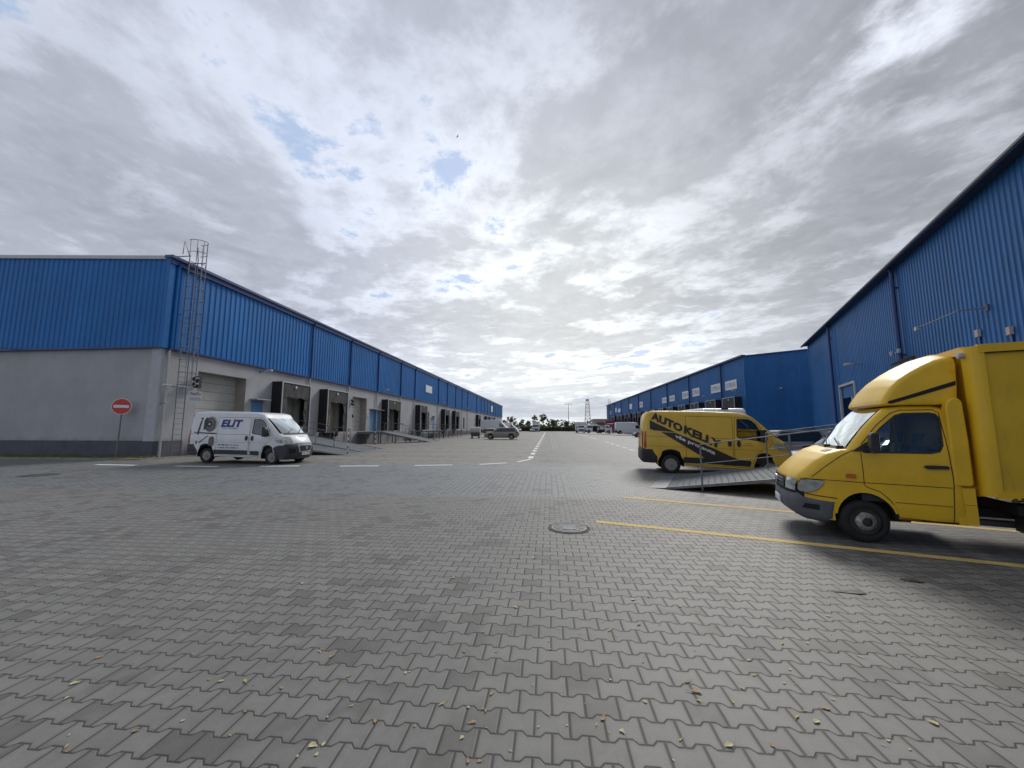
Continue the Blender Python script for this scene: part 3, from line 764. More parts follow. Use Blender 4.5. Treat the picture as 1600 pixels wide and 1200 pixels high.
labs = ['nearest white lettered board, just right of the first downpipe of the distant blue warehouse', 'white lettered board just left of the first downpipe of the distant blue warehouse',
 'white lettered board just left of the second downpipe, over the yellow van', 'white lettered board just right of the second downpipe, over the yellow van',
 'white board just left of the third downpipe', 'white board just right of the third downpipe', 'white board left of the fourth downpipe near the yellow van roof corner',
 'white board between the fifth and fourth downpipes of the distant blue warehouse', 'small wide board near the far end of the right warehouse', 'narrow small board beside the wide one near the far end', 'last tiny white board at the far end of the right warehouse']
B_ = [(55.34, 58.77, 6.95, 8.25), (60.29, 63.79, 6.95, 8.27), (73.69, 77.08, 7.0, 8.39), (68.53, 71.74, 7.05, 8.45), (86.82, 90.41, 7.0, 8.22), (81.66, 84.99, 7.05, 8.22), (108.62, 112.32, 7.1, 8.67), (122.46, 126.1, 7.25, 8.9), (141.7, 146.8, 7.0, 8.3), (149.5, 152.8, 7.25, 8.9), (162.5, 165.5, 6.8, 8.3)]
for q, l in zip(B_, labs): sign_board(PR, yr(q[0]), yr(q[1]), q[2], q[3], l, sg, 'DOPRAVA' if q[0] < 110 else None, d=0.06, par=(RX, RY, 0), flip=True, big=.55)
for y, l in ((55.0, 'wall lamp on the distant blue warehouse beside its nearest corner'), (65.0, 'wall lamp between the first two downpipes of the distant blue warehouse'), (79.5, 'wall lamp between the second and third downpipes of the distant blue warehouse')):
    wall_lamp((RX-0.05, y, 6.55), pi, l)
wall_lamp((30.0, RY-0.05, 6.6), -pi/2, 'wall lamp on the shaded end wall of the distant blue warehouse')
t = thing('roof_ladder', 'tiny cage top of a ladder above the far end of the right warehouse', 'ladder', (RX-0.3, 163, 0))
b = MB()
for s in (-.3, .3):
    for e in (0, -.8): b.tube([(e, s, 1), (e, s, 13)], 0.05, GALV, 4)
for z in (3, 5, 7, 9, 11, 12, 13): b.tube([(0, -.3, z), (0, .3, z), (-.8, .3, z), (-.8, -.3, z)], 0.04, GALV, 4, closed=True)
b.build('safety_cage', t)

# ---------- right, near angled blue hall
AN = rad(22.5); DN = 9.3
nu = Vector((sin(AN), cos(AN), 0)); nn_ = Vector((cos(AN), -sin(AN), 0))      # along wall, away from camera
N0 = nn_*DN
nw = thing('hall', 'tall blue ribbed hall turned at an angle behind the yellow box truck', 'warehouse', tuple(N0))
def PN(a, d, z):
    p = nu*a - nn_*d; return (p.x, p.y, z)
S1 = 51.5; ZN = 10.5
b = MB(); clad(b, PN, S1, 1.42, ZN, BLUE_R, 0.30, 0.035, a0=-14, skips=[(37.0, 40.8, 1.42, 4.95)])
far = lambda a, d, z: tuple(Vector(PN(S1, 0, z)) + nn_*a)
clad(b, lambda a, d, z: tuple(Vector(far(a, 0, z)) + nu*d), 40, 1.42, ZN, BLUE_R, 0.3, 0.035)
b.add([PN(-14, 0, 0), PN(-14, 0, ZN), tuple(Vector(PN(-14, 0, ZN))+nn_*40), tuple(Vector(PN(-14, 0, 0))+nn_*40)], [(0, 1, 2, 3)], BLUE_R)
b.build('cladding', nw)
b = MB()
for a0, a1 in ((-14, 37), (40.8, S1)): b.add([PN(a0, -0.02, -1), PN(a1, -0.02, -1), PN(a1, -0.02, 1.45), PN(a0, -0.02, 1.45)], [(0, 1, 2, 3)], PLR)
b.build('plinth', nw)
b = MB(); pbox(b, PN, -14, S1+0.5, -0.1, 0.42, ZN, ZN+0.14, EAVE)
b.tube([PN(-14, 0.50, ZN+0.02), PN(S1+0.55, 0.50, ZN+0.02)], 0.11, EAVE, 8)
b.build('gutter', nw)
b = MB(); q = [PN(-14, 0.1, ZN+0.15), PN(S1, 0.1, ZN+0.15)]; b.add([q[0], q[1], tuple(Vector(q[1])+nn_*20+Vector((0, 0, 1.6))), tuple(Vector(q[0])+nn_*20+Vector((0, 0, 1.6)))], [(0, 1, 2, 3)], GALV); b.build('roof', nw)
for s in (42.1, 28.2, 14.3): downspout(nw, PN, s, ZN+0.05, 0.6, 0, BLUE_T, None, 0.10, 0.24)
b = MB(); pbox(b, PN, S1-0.2, S1+0.05, -0.02, 0.08, 1.4, ZN, BLUE_R); b.build('corner_trim', nw)
# framed doorway
b = MB()
for a0, a1, z0, z1 in ((36.85, 37.03, 0.0, 5.1), (40.77, 40.95, 0.0, 5.1), (37.03, 40.77, 4.93, 5.1)): pbox(b, PN, a0, a1, -0.02, 0.14, z0, z1, LIGHTG)
b.build('door_frame', nw)
b = MB(); pbox(b, PN, 37.03, 40.77, -0.12, -0.06, 4.0, 4.93, BLUE_R); pbox(b, PN, 37.03, 38.2, -0.30, -0.24, 0, 4.0, mat('steel blue glazing', (0.13, 0.2, 0.27), 0.2)); pbox(b, PN, 38.2, 38.35, -.3, 0.0, 0, 4.0, LIGHTG); pbox(b, PN, 38.35, 40.77, -0.5, -0.4, 0, 4.0, BLUE_T); b.build('doorway', nw)
def world_n(a, d, z): return tuple(N0 + Vector(PN(a, d, z)))
wall_lamp(world_n(35.3, 0.05, 6.05), AN+pi-rad(0), 'wall lamp on the angled blue hall above and right of its framed doorway', None).rotation_euler = (0, 0, pi-AN)
# bracket floodlight: long arm parallel to the wall
t = thing('floodlight', 'small floodlight on a long thin arm high on the angled blue hall', 'lamp', world_n(20.8, 0.05, 6.15))
def rel(a, d, z): p = nu*a - nn_*d; return (p.x, p.y, z)
b = MB(); b.tube([rel(0, 0, 0), rel(0.15, 0.7, 0.02), rel(2.9, 0.9, 0.02)], 0.025, GALV, 6); b.box(-0.06, 0.06, -0.06, 0.06, -0.12, 0.12, GALV); b.build('arm', t)
b = MB(); pbox(b, rel, 2.88, 3.1, 0.83, 1.0, -0.1, 0.06, LIGHTG); b.build('lamp_head', t)
for s, z, m, l in ((21.5, 5.30, mat('pale beige box', (0.5, 0.47, 0.44), 0.6), 'small pale beige alarm box on the angled blue hall above the truck roof'), (19.7, 5.0, mat('pinkish siren box', (0.55, 0.42, 0.40), 0.6), 'small pinkish alarm box on the angled blue hall above the truck roof')):
    t = thing('alarm_box', l, 'alarm', world_n(s, 0.04, z)); b = MB(); pbox(b, rel, -0.10, 0.10, 0.0, 0.10, -0.13, 0.15, m); b.build('housing', t); b = MB(); pbox(b, rel, -0.03, 0.03, 0.0, 0.03, -0.4, -0.13, BLUE_T); b.build('cable', t)
t = thing('security_camera', 'small twin camera bracket on the downpipe of the angled blue hall', 'camera', world_n(28.2, 0.3, 5.72))
b = MB(); b.tube([rel(-0.5, 0.1, 0), rel(0.5, 0.1, 0)], 0.02, GALV, 5)
for s in (-0.5, 0.45): b.lathe([(0, -0.12), (0.08, -0.1), (0.09, 0.1), (0, 0.13)], LIGHTG, 8, 'Z', rel(s, 0.12, 0.02))
b.build('bracket', t)
# ================================================================== VEHICLES
def smooth_poly(pts, it=1, keep=()):
    return pts
def poly_inset(poly, d):
    """move each vertex inward (polygon is counter-clockwise in (s,z))"""
    n = len(poly); out = []
    for i in range(n):
        a, p, c = Vector(poly[i-1]), Vector(poly[i]), Vector(poly[(i+1) % n])
        e1, e2 = (p-a), (c-p)
        if e1.length < 1e-6 or e2.length < 1e-6: out.append(tuple(p)); continue
        e1.normalize(); e2.normalize()
        n1, n2 = Vector((-e1.y, e1.x)), Vector((-e2.y, e2.x)); m = n1+n2
        if m.length < 1e-4: m = n1
        m = m / max(0.5, m.length**2/2) if True else m
        k = d[i]/1.0
        mm = (n1+n2); l = mm.length
        off = mm/l * (k/max(0.6, l/2)) if l > 1e-4 else n1*k
        out.append((p.x+off.x, p.y+off.y))
    return out
def area(p): return 0.5*sum(p[i-1][0]*p[i][1]-p[i][0]*p[i-1][1] for i in range(len(p)))
def finish(bm, name, mats, parent, smooth=38, midx=None):
    bmesh.ops.recalc_face_normals(bm, faces=bm.faces)
    me = bpy.data.meshes.new(name); bm.to_mesh(me); bm.free()
    for m in mats: me.materials.append(m)
    me.polygons.foreach_set('use_smooth', [True]*len(me.polygons)); me.set_sharp_from_angle(angle=rad(smooth))
    o = bpy.data.objects.new(name, me); COL.objects.link(o)
    if parent: o.parent = parent
    return o
def cut_grid(bm, s0, s1, z0, z1, st):
    k = math.ceil(s0/st)*st
    while k < s1:
        bmesh.ops.bisect_plane(bm, geom=bm.verts[:]+bm.edges[:]+bm.faces[:], plane_co=(k, 0, 0), plane_no=(1, 0, 0), dist=1e-5); k += st
    k = math.ceil(z0/st)*st
    while k < z1:
        bmesh.ops.bisect_plane(bm, geom=bm.verts[:]+bm.edges[:]+bm.faces[:], plane_co=(0, 0, k), plane_no=(0, 0, 1), dist=1e-5); k += st
def loft(name, poly, w, r, D, mats, parent, holes=(), skip=(), wt=None, grid=0.14, dark=None, layers=4, smooth=38, nmid=8):
    """closed side profile swept across the width with rounded side edges.
    skip: index pairs of profile segments left open between |t|<tmax (windscreen opening)"""
    if area(poly) < 0: poly = poly[::-1]; skip = [(len(poly)-2-i, t) for i, t in skip]
    n = len(poly)
    wts = [wt(*p) if wt else 1.0 for p in poly]
    bm = bmesh.new(); rings = []
    ys = []
    for j in range(layers+1):
        a = (pi/2)*(1 - j/layers); ys.append((-(w-r+r*sin(a)), r*(1-cos(a))))
    ys = ys[:-1]
    inner = [(-(w-r) + 2*(w-r)*k/nmid, 0.0) for k in range(nmid+1)]
    seq = ys + inner + [(-y, d) for y, d in ys[::-1]]
    for y, d in seq:
        pi_ = poly_inset(poly, [d*x for x in wts]) if d > 0 else poly
        rings.append([bm.verts.new((p[0], y, p[1])) for p in pi_])
    sk = dict(skip)
    for j in range(len(seq)-1):
        ym = (seq[j][0]+seq[j+1][0])/2/w
        for i in range(n):
            if i in sk and abs(ym) < sk[i]: continue
            f = bm.faces.new((rings[j][i], rings[j][(i+1) % n], rings[j+1][(i+1) % n], rings[j+1][i]))
            if dark and dark((poly[i][0]+poly[(i+1) % n][0])/2, (poly[i][1]+poly[(i+1) % n][1])/2): f.material_index = 1
    for ring, sd in ((rings[0], -1), (rings[-1], 1)):
        es = [bm.edges.get((ring[i], ring[(i+1) % n])) or bm.edges.new((ring[i], ring[(i+1) % n])) for i in range(n)]
        y = ring[0].co.y
        for h in holes:
            hv = [bm.verts.new((p[0], y, p[1])) for p in h]
            es += [bm.edges.new((hv[i], hv[(i+1) % len(hv)])) for i in range(len(hv))]
        bmesh.ops.triangle_fill(bm, use_beauty=True, edges=es, normal=(0, sd, 0))
    if grid:
        S = [p[0] for p in poly]; Z = [p[1] for p in poly]
        cut_grid(bm, min(S), max(S), min(Z), max(Z), grid)
    for v in bm.verts: v.co = D(v.co.x, v.co.y, v.co.z)
    return finish(bm, name, mats, parent, smooth)
def side_patch(name, poly, w, D, m, parent, side=-1, off=0.006, holes=(), grid=0.14, th=0.0):
    bm = bmesh.new(); es = []
    for lp in (poly,)+tuple(holes):
        vs = [bm.verts.new((p[0], side*w, p[1])) for p in lp]
        es += [bm.edges.new((vs[i], vs[(i+1) % len(vs)])) for i in range(len(vs))]
    bmesh.ops.triangle_fill(bm, use_beauty=True, edges=es, normal=(0, side, 0))
    if th > 0:
        bmesh.ops.recalc_face_normals(bm, faces=bm.faces)
        r = bmesh.ops.extrude_face_region(bm, geom=bm.faces[:])
        for e in r['geom']:
            if isinstance(e, bmesh.types.BMVert): e.co.y += side*th
    S = [p[0] for p in poly]; Z = [p[1] for p in poly]
    if grid: cut_grid(bm, min(S), max(S), min(Z), max(Z), grid)
    for v in bm.verts:
        ex = v.co.y - side*w
        c = D(v.co.x, side*w, v.co.z); v.co = (c[0], c[1] + side*off + ex, c[2])
    return finish(bm, name, [m], parent, 38)
def side_flat(name, vs, fs, w, D, m, parent, side=-1, off=0.012):
    pts = []
    for (x, z) in vs:
        c = D(x, side*w, z); pts.append((c[0], c[1]+side*off, c[2]))
    b = MB(); b.add(pts, fs, m); return b.build(name, parent, norm=False)
def side_line(name, pts, w, D, m, parent, side=-1, off=0.003, wd=0.014, closed=False, step=0.12):
    P = []; L = list(pts) + ([pts[0]] if closed else [])
    for i in range(len(L)-1):
        k = max(1, int(hypot(L[i+1][0]-L[i][0], L[i+1][1]-L[i][1])/step))
        for q in range(k): P.append((L[i][0]+(L[i+1][0]-L[i][0])*q/k, L[i][1]+(L[i+1][1]-L[i][1])*q/k))
    P.append(L[-1])
    b = MB(); vs = []
    for i in range(len(P)):
        a, c = P[max(0, i-1)], P[min(len(P)-1, i+1)]; t = Vector((c[0]-a[0], c[1]-a[1])); t.normalize(); q = Vector((-t.y, t.x))*wd/2
        for sg_ in (-1, 1):
            x, z = P[i][0]+q.x*sg_, P[i][1]+q.y*sg_; cc = D(x, side*w, z); vs.append((cc[0], cc[1]+side*off, cc[2]))
    b.add(vs, [(2*i, 2*i+1, 2*i+3, 2*i+2) for i in range(len(P)-1)], m)
    return b.build(name, parent, norm=False)
def top_patch(name, line, t0, t1, w, D, m, parent, off=0.006, n=10, t0b=None, t1b=None):
    """patch on the swept strip: line = profile points, t range (fractions of the half width); t0b/t1b at the last point"""
    b = MB(); vs = []; N = len(line)
    t0b = t0 if t0b is None else t0b; t1b = t1 if t1b is None else t1b
    for i, p in enumerate(line):
        a, c = line[max(0, i-1)], line[min(N-1, i+1)]; e = Vector((c[0]-a[0], c[1]-a[1])); e.normalize()
        nx, nz = -e.y, e.x
        f = i/(N-1); A, B = t0+(t0b-t0)*f, t1+(t1b-t1)*f
        for k in range(n+1):
            t = A+(B-A)*k/n
            c = D(p[0], t*w, p[1]); vs.append((c[0]+nx*off, c[1], c[2]+nz*off))
    b.add(vs, [(i*(n+1)+k, i*(n+1)+k+1, (i+1)*(n+1)+k+1, (i+1)*(n+1)+k) for i in range(N-1) for k in range(n)], m)
    return b.build(name, parent, smooth=40)
def sub(line, k=3):
    out = []
    for i in range(len(line)-1):
        for q in range(k): out.append((line[i][0]+(line[i+1][0]-line[i][0])*q/k, line[i][1]+(line[i+1][1]-line[i][1])*q/k))
    return out+[line[-1]]

def wheel(parent, x, y, r, w=0.2, side=-1, steer=0.0, hub='steel', name='wheel', rm=None):
    RIM = rm or MATS['wheel rim metal']
    b = MB(); R = r
    b.lathe([(R*0.66, -w/2+0.01), (R*0.80, -w/2-0.003), (R*0.94, -w/2+0.012), (R, -w/2+0.04), (R, w/2-0.04), (R*0.94, w/2-0.012), (R*0.8, w/2+0.003), (R*0.66, w/2-0.01)], TYRE, 28, cap=False)
    o = b.build(name, parent, 50); o.location = (x, y, r); o.rotation_euler = (0, 0, steer)
    o['label'] = 'road wheel'
    del o['label']
    b = MB(); s = side
    b.lathe([(R*0.67, s*(w/2-0.03)), (R*0.60, s*(w/2-0.02)), (R*0.57, s*(w/2-0.07)), (R*0.42, s*(w/2-0.045)), (R*0.34, s*(w/2-0.015)), (R*0.18, s*(w/2-0.02)), (R*0.17, s*(w/2+0.008)), (0.0, s*(w/2+0.012))], RIM, 28)
    for k in range(10 if hub == 'steel' else 5):
        g = 2*pi*k/(10 if hub == 'steel' else 5); q = R*0.50; rr_ = R*(0.065 if hub == 'steel' else 0.12)
        b.lathe([(rr_, s*(w/2-0.035)), (0, s*(w/2-0.034))], DARK, 8, 'Y', (q*cos(g), 0, q*sin(g)))
    b.build('rim', o, 40)
    b = MB(); b.lathe([(R*0.66, -w/2+0.03), (R*.3, -w/2+.04), (0.0, -w/2+0.04)], DARK, 20) if s > 0 else b.lathe([(R*0.66, w/2-0.03), (R*.3, w/2-.04), (0.0, w/2-0.04)], DARK, 20)
    b.build('brake_drum', o)
    return o
def arch(cx, cz, r, a0=-8, a1=188, n=12, rev=False):
    p = [(cx + r*cos(rad(a0+(a1-a0)*k/n)), cz + r*sin(rad(a0+(a1-a0)*k/n))) for k in range(n+1)]
    return p[::-1] if rev else p
def seat(parent, x, y, z, s=1.0, m=None):
    b = MB(); m = m or SEAT
    b.prism([(x-.25*s, z), (x+.28*s, z+.03*s), (x+.30*s, z+.14*s), (x-.2*s, z+.12*s)], y-.24*s, y+.24*s, m)
    b.prism([(x-.22*s, z+.10*s), (x-.12*s, z+.12*s), (x-.27*s, z+.68*s), (x-.36*s, z+.66*s)], y-.22*s, y+.22*s, m)
    b.prism([(x-.30*s, z+.71*s), (x-.24*s, z+.72*s), (x-.27*s, z+.90*s), (x-.34*s, z+.88*s)], y-.12*s, y+.12*s, m)
    return b.build('seat', parent)

def make_van(name, label, cat, loc, rz, wb=3.0, zt=2.25, paint=None, group=None, bump=None, detail=2, tilt=0.0, door_open=False, front=True):
    paint = paint or WHITEP; bump = bump if bump is not None else VANP
    T = thing(name, label, cat, loc, rz, group); T.rotation_euler = (0, tilt, rz)
    W_ = 1.02
    def D(s, y, z):
        t = y/W_
        k = sst((s-(wb-0.9))/1.5); s2 = s - 0.30*k*abs(t)**2.3
        kr = sst((-0.5-s)/0.5); s2 += 0.06*kr*abs(t)**4
        y2 = y*(1 - 0.075*sst((z-1.1)/1.3)) * (1-0.06*sst((s-wb-0.15)/0.8)) * (1-0.03*sst((0.7-z)/.4))
        y2 += (1 if y > 0 else -1)*0.018*math.exp(-((z-1.12)/0.16)**2)*(abs(t) > .9)
        return (s2, y2, z)
    wsT, wsB = (wb-0.40, 2.09), (wb+0.48, 1.40)
    top = [(-1.0, .42), (-1.005, .8), (-1.0, 1.2), (-.985, 1.6), (-.955, zt-.35), (-.92, zt-.18), (-.87, zt-.08), (-.80, zt-.03), (-.68, zt-.005), (-.3, zt+.012), (wb*.35, zt+.02), (wb-1.3, zt+.01), (wb-.95, zt-.01), (wb-.74, zt-.04), (wb-.58, zt-.09 if zt < 2.4 else zt-.17), wsT]
    wsm = [((wsT[0]*(1-f)+wsB[0]*f), wsT[1]*(1-f)+wsB[1]*f + 0.035*sin(pi*f)) for f in (.25, .5, .75)]
    nose = [wsB, (wb+.56, 1.35), (wb+.70, 1.25), (wb+.80, 1.13), (wb+.87, 1.0), (wb+.91, .88), (wb+.93, .7), (wb+.93, .5), (wb+.90, .34), (wb+.82, .26)]
    bot = [(wb+.50, .25)] + arch(wb, .34, .43, -12, 192) + [(wb-.5, .28), (wb*.5, .29), (.5, .30)] + arch(0, .34, .43, -10, 190) + [(-.5, .36), (-.9, .38)]
    poly = top + wsm + nose + bot
    i0 = len(top)-1
    poly_cw = poly[::-1] if area(poly) < 0 else poly
    win = [(wb-1.0, 2.03), (wb-.64, 2.03), (wb-.47, 1.97), (wb-.33, 1.86), (wb-.14, 1.62), (wb+.02, 1.36), (wb+.02, 1.30), (wb-.12, 1.28), (wb-.5, 1.33), (wb-.97, 1.38), (wb-1.02, 1.42)]
    wt = lambda s, z: 0.2 if z < .62 and (abs(s) < .6 or abs(s-wb) < .6 or z < .45) else 1.0
    holes = [win]
    body = loft('body', poly, W_, .115, D, [paint, DARK], T, holes=holes, skip=[(i0+k, 0.80) for k in range(4)], wt=wt, dark=lambda s, z: z < .8 and not (s > wb+.52 or s < -.92), grid=0.15 if detail > 1 else 0.4)
    # windscreen
    ws = [wsT]+wsm+[wsB]
    if front:
        top_patch('windscreen', ws, -.80, .80, W_, D, WSC, T, off=0.004, n=12)
        b = MB()
        for t0 in (-.55, .1):
            a_ = D(wsB[0]-0.02, t0*W_, wsB[1]+.015); c_ = D(wsB[0]-.22, (t0+.42)*W_, wsB[1]+.19+.0); b.tube([(a_[0]+.02, a_[1], a_[2]+.03), (c_[0]+.03, c_[1], c_[2]+.02)], .012, BLACKP, 4)
        b.build('wiper', T)
        top_patch('cowl', [(wb+.42, 1.445), wsB, (wb+.56, 1.36)], -.78, .78, W_, D, BLACKP, T, off=0.008)
    # bumpers
    fb = [(wb+.46, .23)] + [(wb+.455*cos(rad(a)), .34+.455*sin(rad(a))) for a in (0, 20, 40, 55)] + [(wb+.42, .86), (wb+.62, .92), (wb+.90, .93), (wb+.955, .80), (wb+.97, .62), (wb+.965, .46), (wb+.93, .32), (wb+.84, .235)]
    if bump is not False:
        loft('front_bumper', fb, W_+.012, .09, D, [bump], T, wt=wt, grid=0.15 if detail > 1 else 0)
    rb = [(-.44, .40), (-.47, .60), (-.60, .80), (-.62, .88), (-1.02, .88), (-1.05, .80), (-1.05, .46), (-.98, .36), (-.6, .35)]
    loft('rear_bumper', rb, W_+.012, .06, D, [BLACKP if bump is False else bump], T, wt=wt, grid=0.15 if detail > 1 else 0)
    # wheels
    for x in (0, wb):
        for sd in (-1, 1): wheel(T, x, sd*.88, .335, .2, sd)
    b = MB(); b.box(-.6, wb+.5, -.7, .7, .34, .44, DARK); b.box(-.05, .05, -.75, .75, .25, .36, DARK); b.box(wb-.06, wb+.06, -.75, .75, .22, .34, DARK); b.box(-.42, .42, -.74, .74, .30, .755, DARK); b.box(wb-.42, wb+.42, -.74, .74, .30, .755, DARK); b.build('chassis', T)
    for sd in (-1, 1):
        side_patch('side_window', win, W_, D, WINV, T, sd, off=-0.004)
        side_line('window_seal', win, W_, D, BLACKP, T, sd, off=.004, wd=.035, closed=True)
        # door outlines
        fd = [(wb-1.10, .36), (wb-1.12, 1.3), (wb-1.08, 2.1), (wb-.62, 2.11), (wb-.40, 2.03), (wb-.1, 1.72), (wb+.10, 1.42), (wb+.10, 1.1), (wb-.10, .95), (wb-.34, .80), (wb-.48, .55), (wb-.50, .36)]
        side_line('front_door_gap', fd, W_, D, DARK, T, sd, closed=True, wd=.013)
        if detail > 0:
            sl = [(.52, .36), (.50, 2.1), (wb-1.16, 2.1), (wb-1.16, .36)]
            side_line('sliding_door_gap', sl, W_, D, DARK, T, sd, closed=True, wd=.012)
            side_line('slide_rail', [(-.92, 1.33), (wb-1.2, 1.33)], W_, D, GREYP, T, sd, wd=.014)
            side_line('crease', [(-.92, .97), (wb-.1, .97)], W_, D, BLACKP, T, sd, wd=.006)
            side_patch('side_moulding', [(.42, .42), (.42, .62), (wb-1.2, .62), (wb-1.2, .42)], W_, D, bump or BLACKP, T, sd, off=.004, th=.018)
            side_patch('side_moulding', [(wb-1.05, .42), (wb-1.05, .60), (wb-.60, .60), (wb-.56, .52), (wb-.62, .40)], W_, D, bump or BLACKP, T, sd, off=.004, th=.018)
            for hx in (wb-1.27, wb-.98):
                e = [(hx + .062*cos(2*pi*k/12), 1.17+.115*sin(2*pi*k/12)) for k in range(12)]
                side_patch('door_handle', e, W_, D, BLACKP, T, sd, off=.003, th=.025, grid=0)
        # mirror
        b = MB(); p = D(wb-.02, sd*W_, 1.40)
        b.tube([(p[0], p[1]-sd*.05, 1.36), (p[0]-.02, p[1]+sd*.12, 1.38)], .045, BLACKP, 6)
        m_ = [(-.09, -.20), (.05, -.22), (.09, -.1), (.09, .12), (.04, .22), (-.08, .22)]
        b.prism([(p[0]-.04+a, 1.47+c) for a, c in m_], p[1]+sd*.09, p[1]+sd*.27, BLACKP); mo = b.build('mirror', T)
        bv = mo.modifiers.new('bevel', 'BEVEL'); bv.width = .03; bv.segments = 2
        # tail and head lamps
        side_patch('tail_light', [(-.99, .90), (-.985, 1.2), (-.965, 1.52), (-.92, 1.50), (-.90, 1.2), (-.90, .90)], W_-.03, D, REDL, T, sd, off=.035, grid=0)
        q = D(-1.0, sd*W_*.93, 1.2); b = MB(); b.box(-1.012, -.99, sd*.80-.08, sd*.80+.08, .9, 1.5, REDL); b.build('tail_light', T)
        hl = [(wb+.33, 1.235), (wb+.40, 1.12), (wb+.56, 1.0), (wb+.80, .97), (wb+.80, 1.05), (wb+.66, 1.2), (wb+.5, 1.25)]
        side_patch('headlight', hl, W_-.01, D, LENS, T, sd, off=.018)
        a0, a1 = (.66, .985) if sd > 0 else (-.985, -.66)
        top_patch('headlight', sub([(wb+.70, 1.25), (wb+.80, 1.13), (wb+.87, 1.0), (wb+.885, .96)], 2), a0, a1, W_, D, LENS, T, off=.012, n=6)
        if detail > 0: side_line('cargo_bulkhead_gap', [(wb+.12, 1.0), (wb+.34, 1.24), (wb+.3, 1.36)], W_, D, DARK, T, sd, wd=.010)
    if front:
        g = [(wb+.975, .86), (wb+.985, .74), (wb+.985, .60)]
        if bump is not False:
            top_patch('grille_surround', [(wb+.965, .90), (wb+.98, .74), (wb+.98, .56)], -.50, .50, W_, D, WHITEP if paint is WHITEP else bump, T, off=.004, t0b=-.42, t1b=.42)
            top_patch('grille', g, -.44, .44, W_, D, BLACKP, T, off=.012, t0b=-.38, t1b=.38)
            for sd in (-1, 1):
                A = (.60, .88) if sd > 0 else (-.88, -.60)
                top_patch('fog_lamp_recess', [(wb+.97, .72), (wb+.975, .64), (wb+.972, .52)], A[0], A[1], W_, D, DARK, T, off=.006, n=4)
            b = MB(); b.lathe([(0, -.01), (.055, -.008), (.06, .01), (.04, .018), (0, .02)], CHROME, 16, 'X', (wb+1.0, 0, .75)); b.build('badge', T, 40)
            b = MB(); b.box(wb+.975, wb+.99, -.26, .26, .42, .53, WHITES); pl = b.build('number_plate', T)
            b = MB()
            vs, fs = text_fit('4A6 2718', .42, .07, bold=.01); b.add([(wb+.992, v[0], .475+v[1]) for v in vs], fs, DECAL); b.build('plate_text', pl, norm=False)
            top_patch('bonnet_edge', [(wb+.878, .965), (wb+.885, .95)], -.62, .62, W_, D, DARK, T, off=.008)
        else:
            b = MB(); b.box(wb+.45, wb+.80, -.8, .8, .35, .88, DARK); b.box(wb+.80, wb+.86, -.7, .7, .45, .6, BLACKP); b.box(wb+.7, wb+.8, -.6, .6, .6, .9, GALVD); b.build('bumper_beam', T)
        seat(T, wb-.62, .5, .62, 1.05); seat(T, wb-.62, -.5, .62, 1.05)
        b = MB(); b.box(wb-1.25, wb-1.2, -.9, .9, .5, 2.1, DARK); b.box(wb+.1, wb+.5, -.88, .88, .7, 1.25, BLACKP); b.tube([(wb-.05+.05*sin(2*pi*k/12)*1.2, .5+.19*cos(2*pi*k/12), 1.22+.17*sin(2*pi*k/12)) for k in range(12)], .016, BLACKP, 5, closed=True); b.box(wb-1.2, wb+.4, -.85, .85, .45, .55, DARK)
        for y in (-.93, .90): b.box(wb-1.18, wb-.05, y*.985, y*.985+.03, .5, 1.45 if y > 0 else 1.32, BLACKP)
        b.box(wb-1.18, wb-.62, -.8, .8, 2.08, 2.10, BLACKP); b.build('cab_interior', T)
    # rear doors
    b = MB(); b.box(-1.012, -1.0, -.008, .008, .5, zt-.2, DARK); b.box(-1.012, -1.0, -.75, .75, .89, .9, DARK)
    b.build('rear_door_gap', T)
    b = MB(); b.box(-.93, -.86, -.14, .14, zt-.06, zt+.005, BLACKP); b.build('brake_lamp', T)
    return T, W_, D
def place(front_px, rear_px, wb):
    """two wheel contacts in the picture (near side) -> base point and heading with the true wheelbase"""
    f = Vector(gnd(*front_px)); d0 = _ray(*rear_px); dr = Vector((d0[0], d0[1])).normalized()
    b_ = f.dot(dr); c_ = f.length_squared-wb*wb; disc = b_*b_-c_
    t = b_ - sqrt(max(0, disc)) if disc > 0 else b_
    t2 = b_ + sqrt(max(0, disc))
    g = Vector(gnd(*rear_px)).length
    t = t if abs(t-g) < abs(t2-g) else t2
    r = dr*t; h = (f-r).normalized()
    return r, h

# ---- white van with blue lettering
T1, VW, VD = make_van('delivery_van', 'white delivery van with blue italic lettering and brake disc pictures on its side', 'van', (0, 0, 0), 0, 3.32, 2.36)
f = Vector(gnd(423.5, 725.6)); ang = rad(-2.0); h = Vector((cos(ang), sin(ang))); left = Vector((-h.y, h.x))
base = f - h*3.32 + left*.95
T1.location = (base.x, base.y, .03); T1.rotation_euler = (0, rad(.9), ang)
def mapped(vs, x, z, shx=0.0, slope=0.0): return [(x+v[0]+v[1]*shx, z+v[1]+slope*v[0]) for v in vs]
vs, fs = text_fit('ELiT', 1.02, .34, bold=.045, space=1.05)
side_flat('logo_lettering', mapped(vs, 1.20, 1.83, .22), fs, VW, VD, DECBLUE, T1)
side_flat('logo_accent', [(1.2+.135+.07*cos(2*pi*k/14)*1.05, 1.965+.062*sin(2*pi*k/14)) for k in range(14)], [tuple(range(14))], VW, VD, DECRED, T1, off=.016)
vs, fs = text_fit('vse pro automobily', .80, .065, bold=.01); side_flat('slogan', mapped(vs, 1.10, 1.60, .2), fs, VW, VD, DECGREY, T1)
def disc(cx, cz, r, m, n=22, sx=1.0, off=.013, a=.0):
    side_flat('part_picture', [(cx+r*sx*cos(2*pi*k/n), cz+r*sin(2*pi*k/n)) for k in range(n)], [tuple(range(n))], VW, VD, m, T1, off=off)
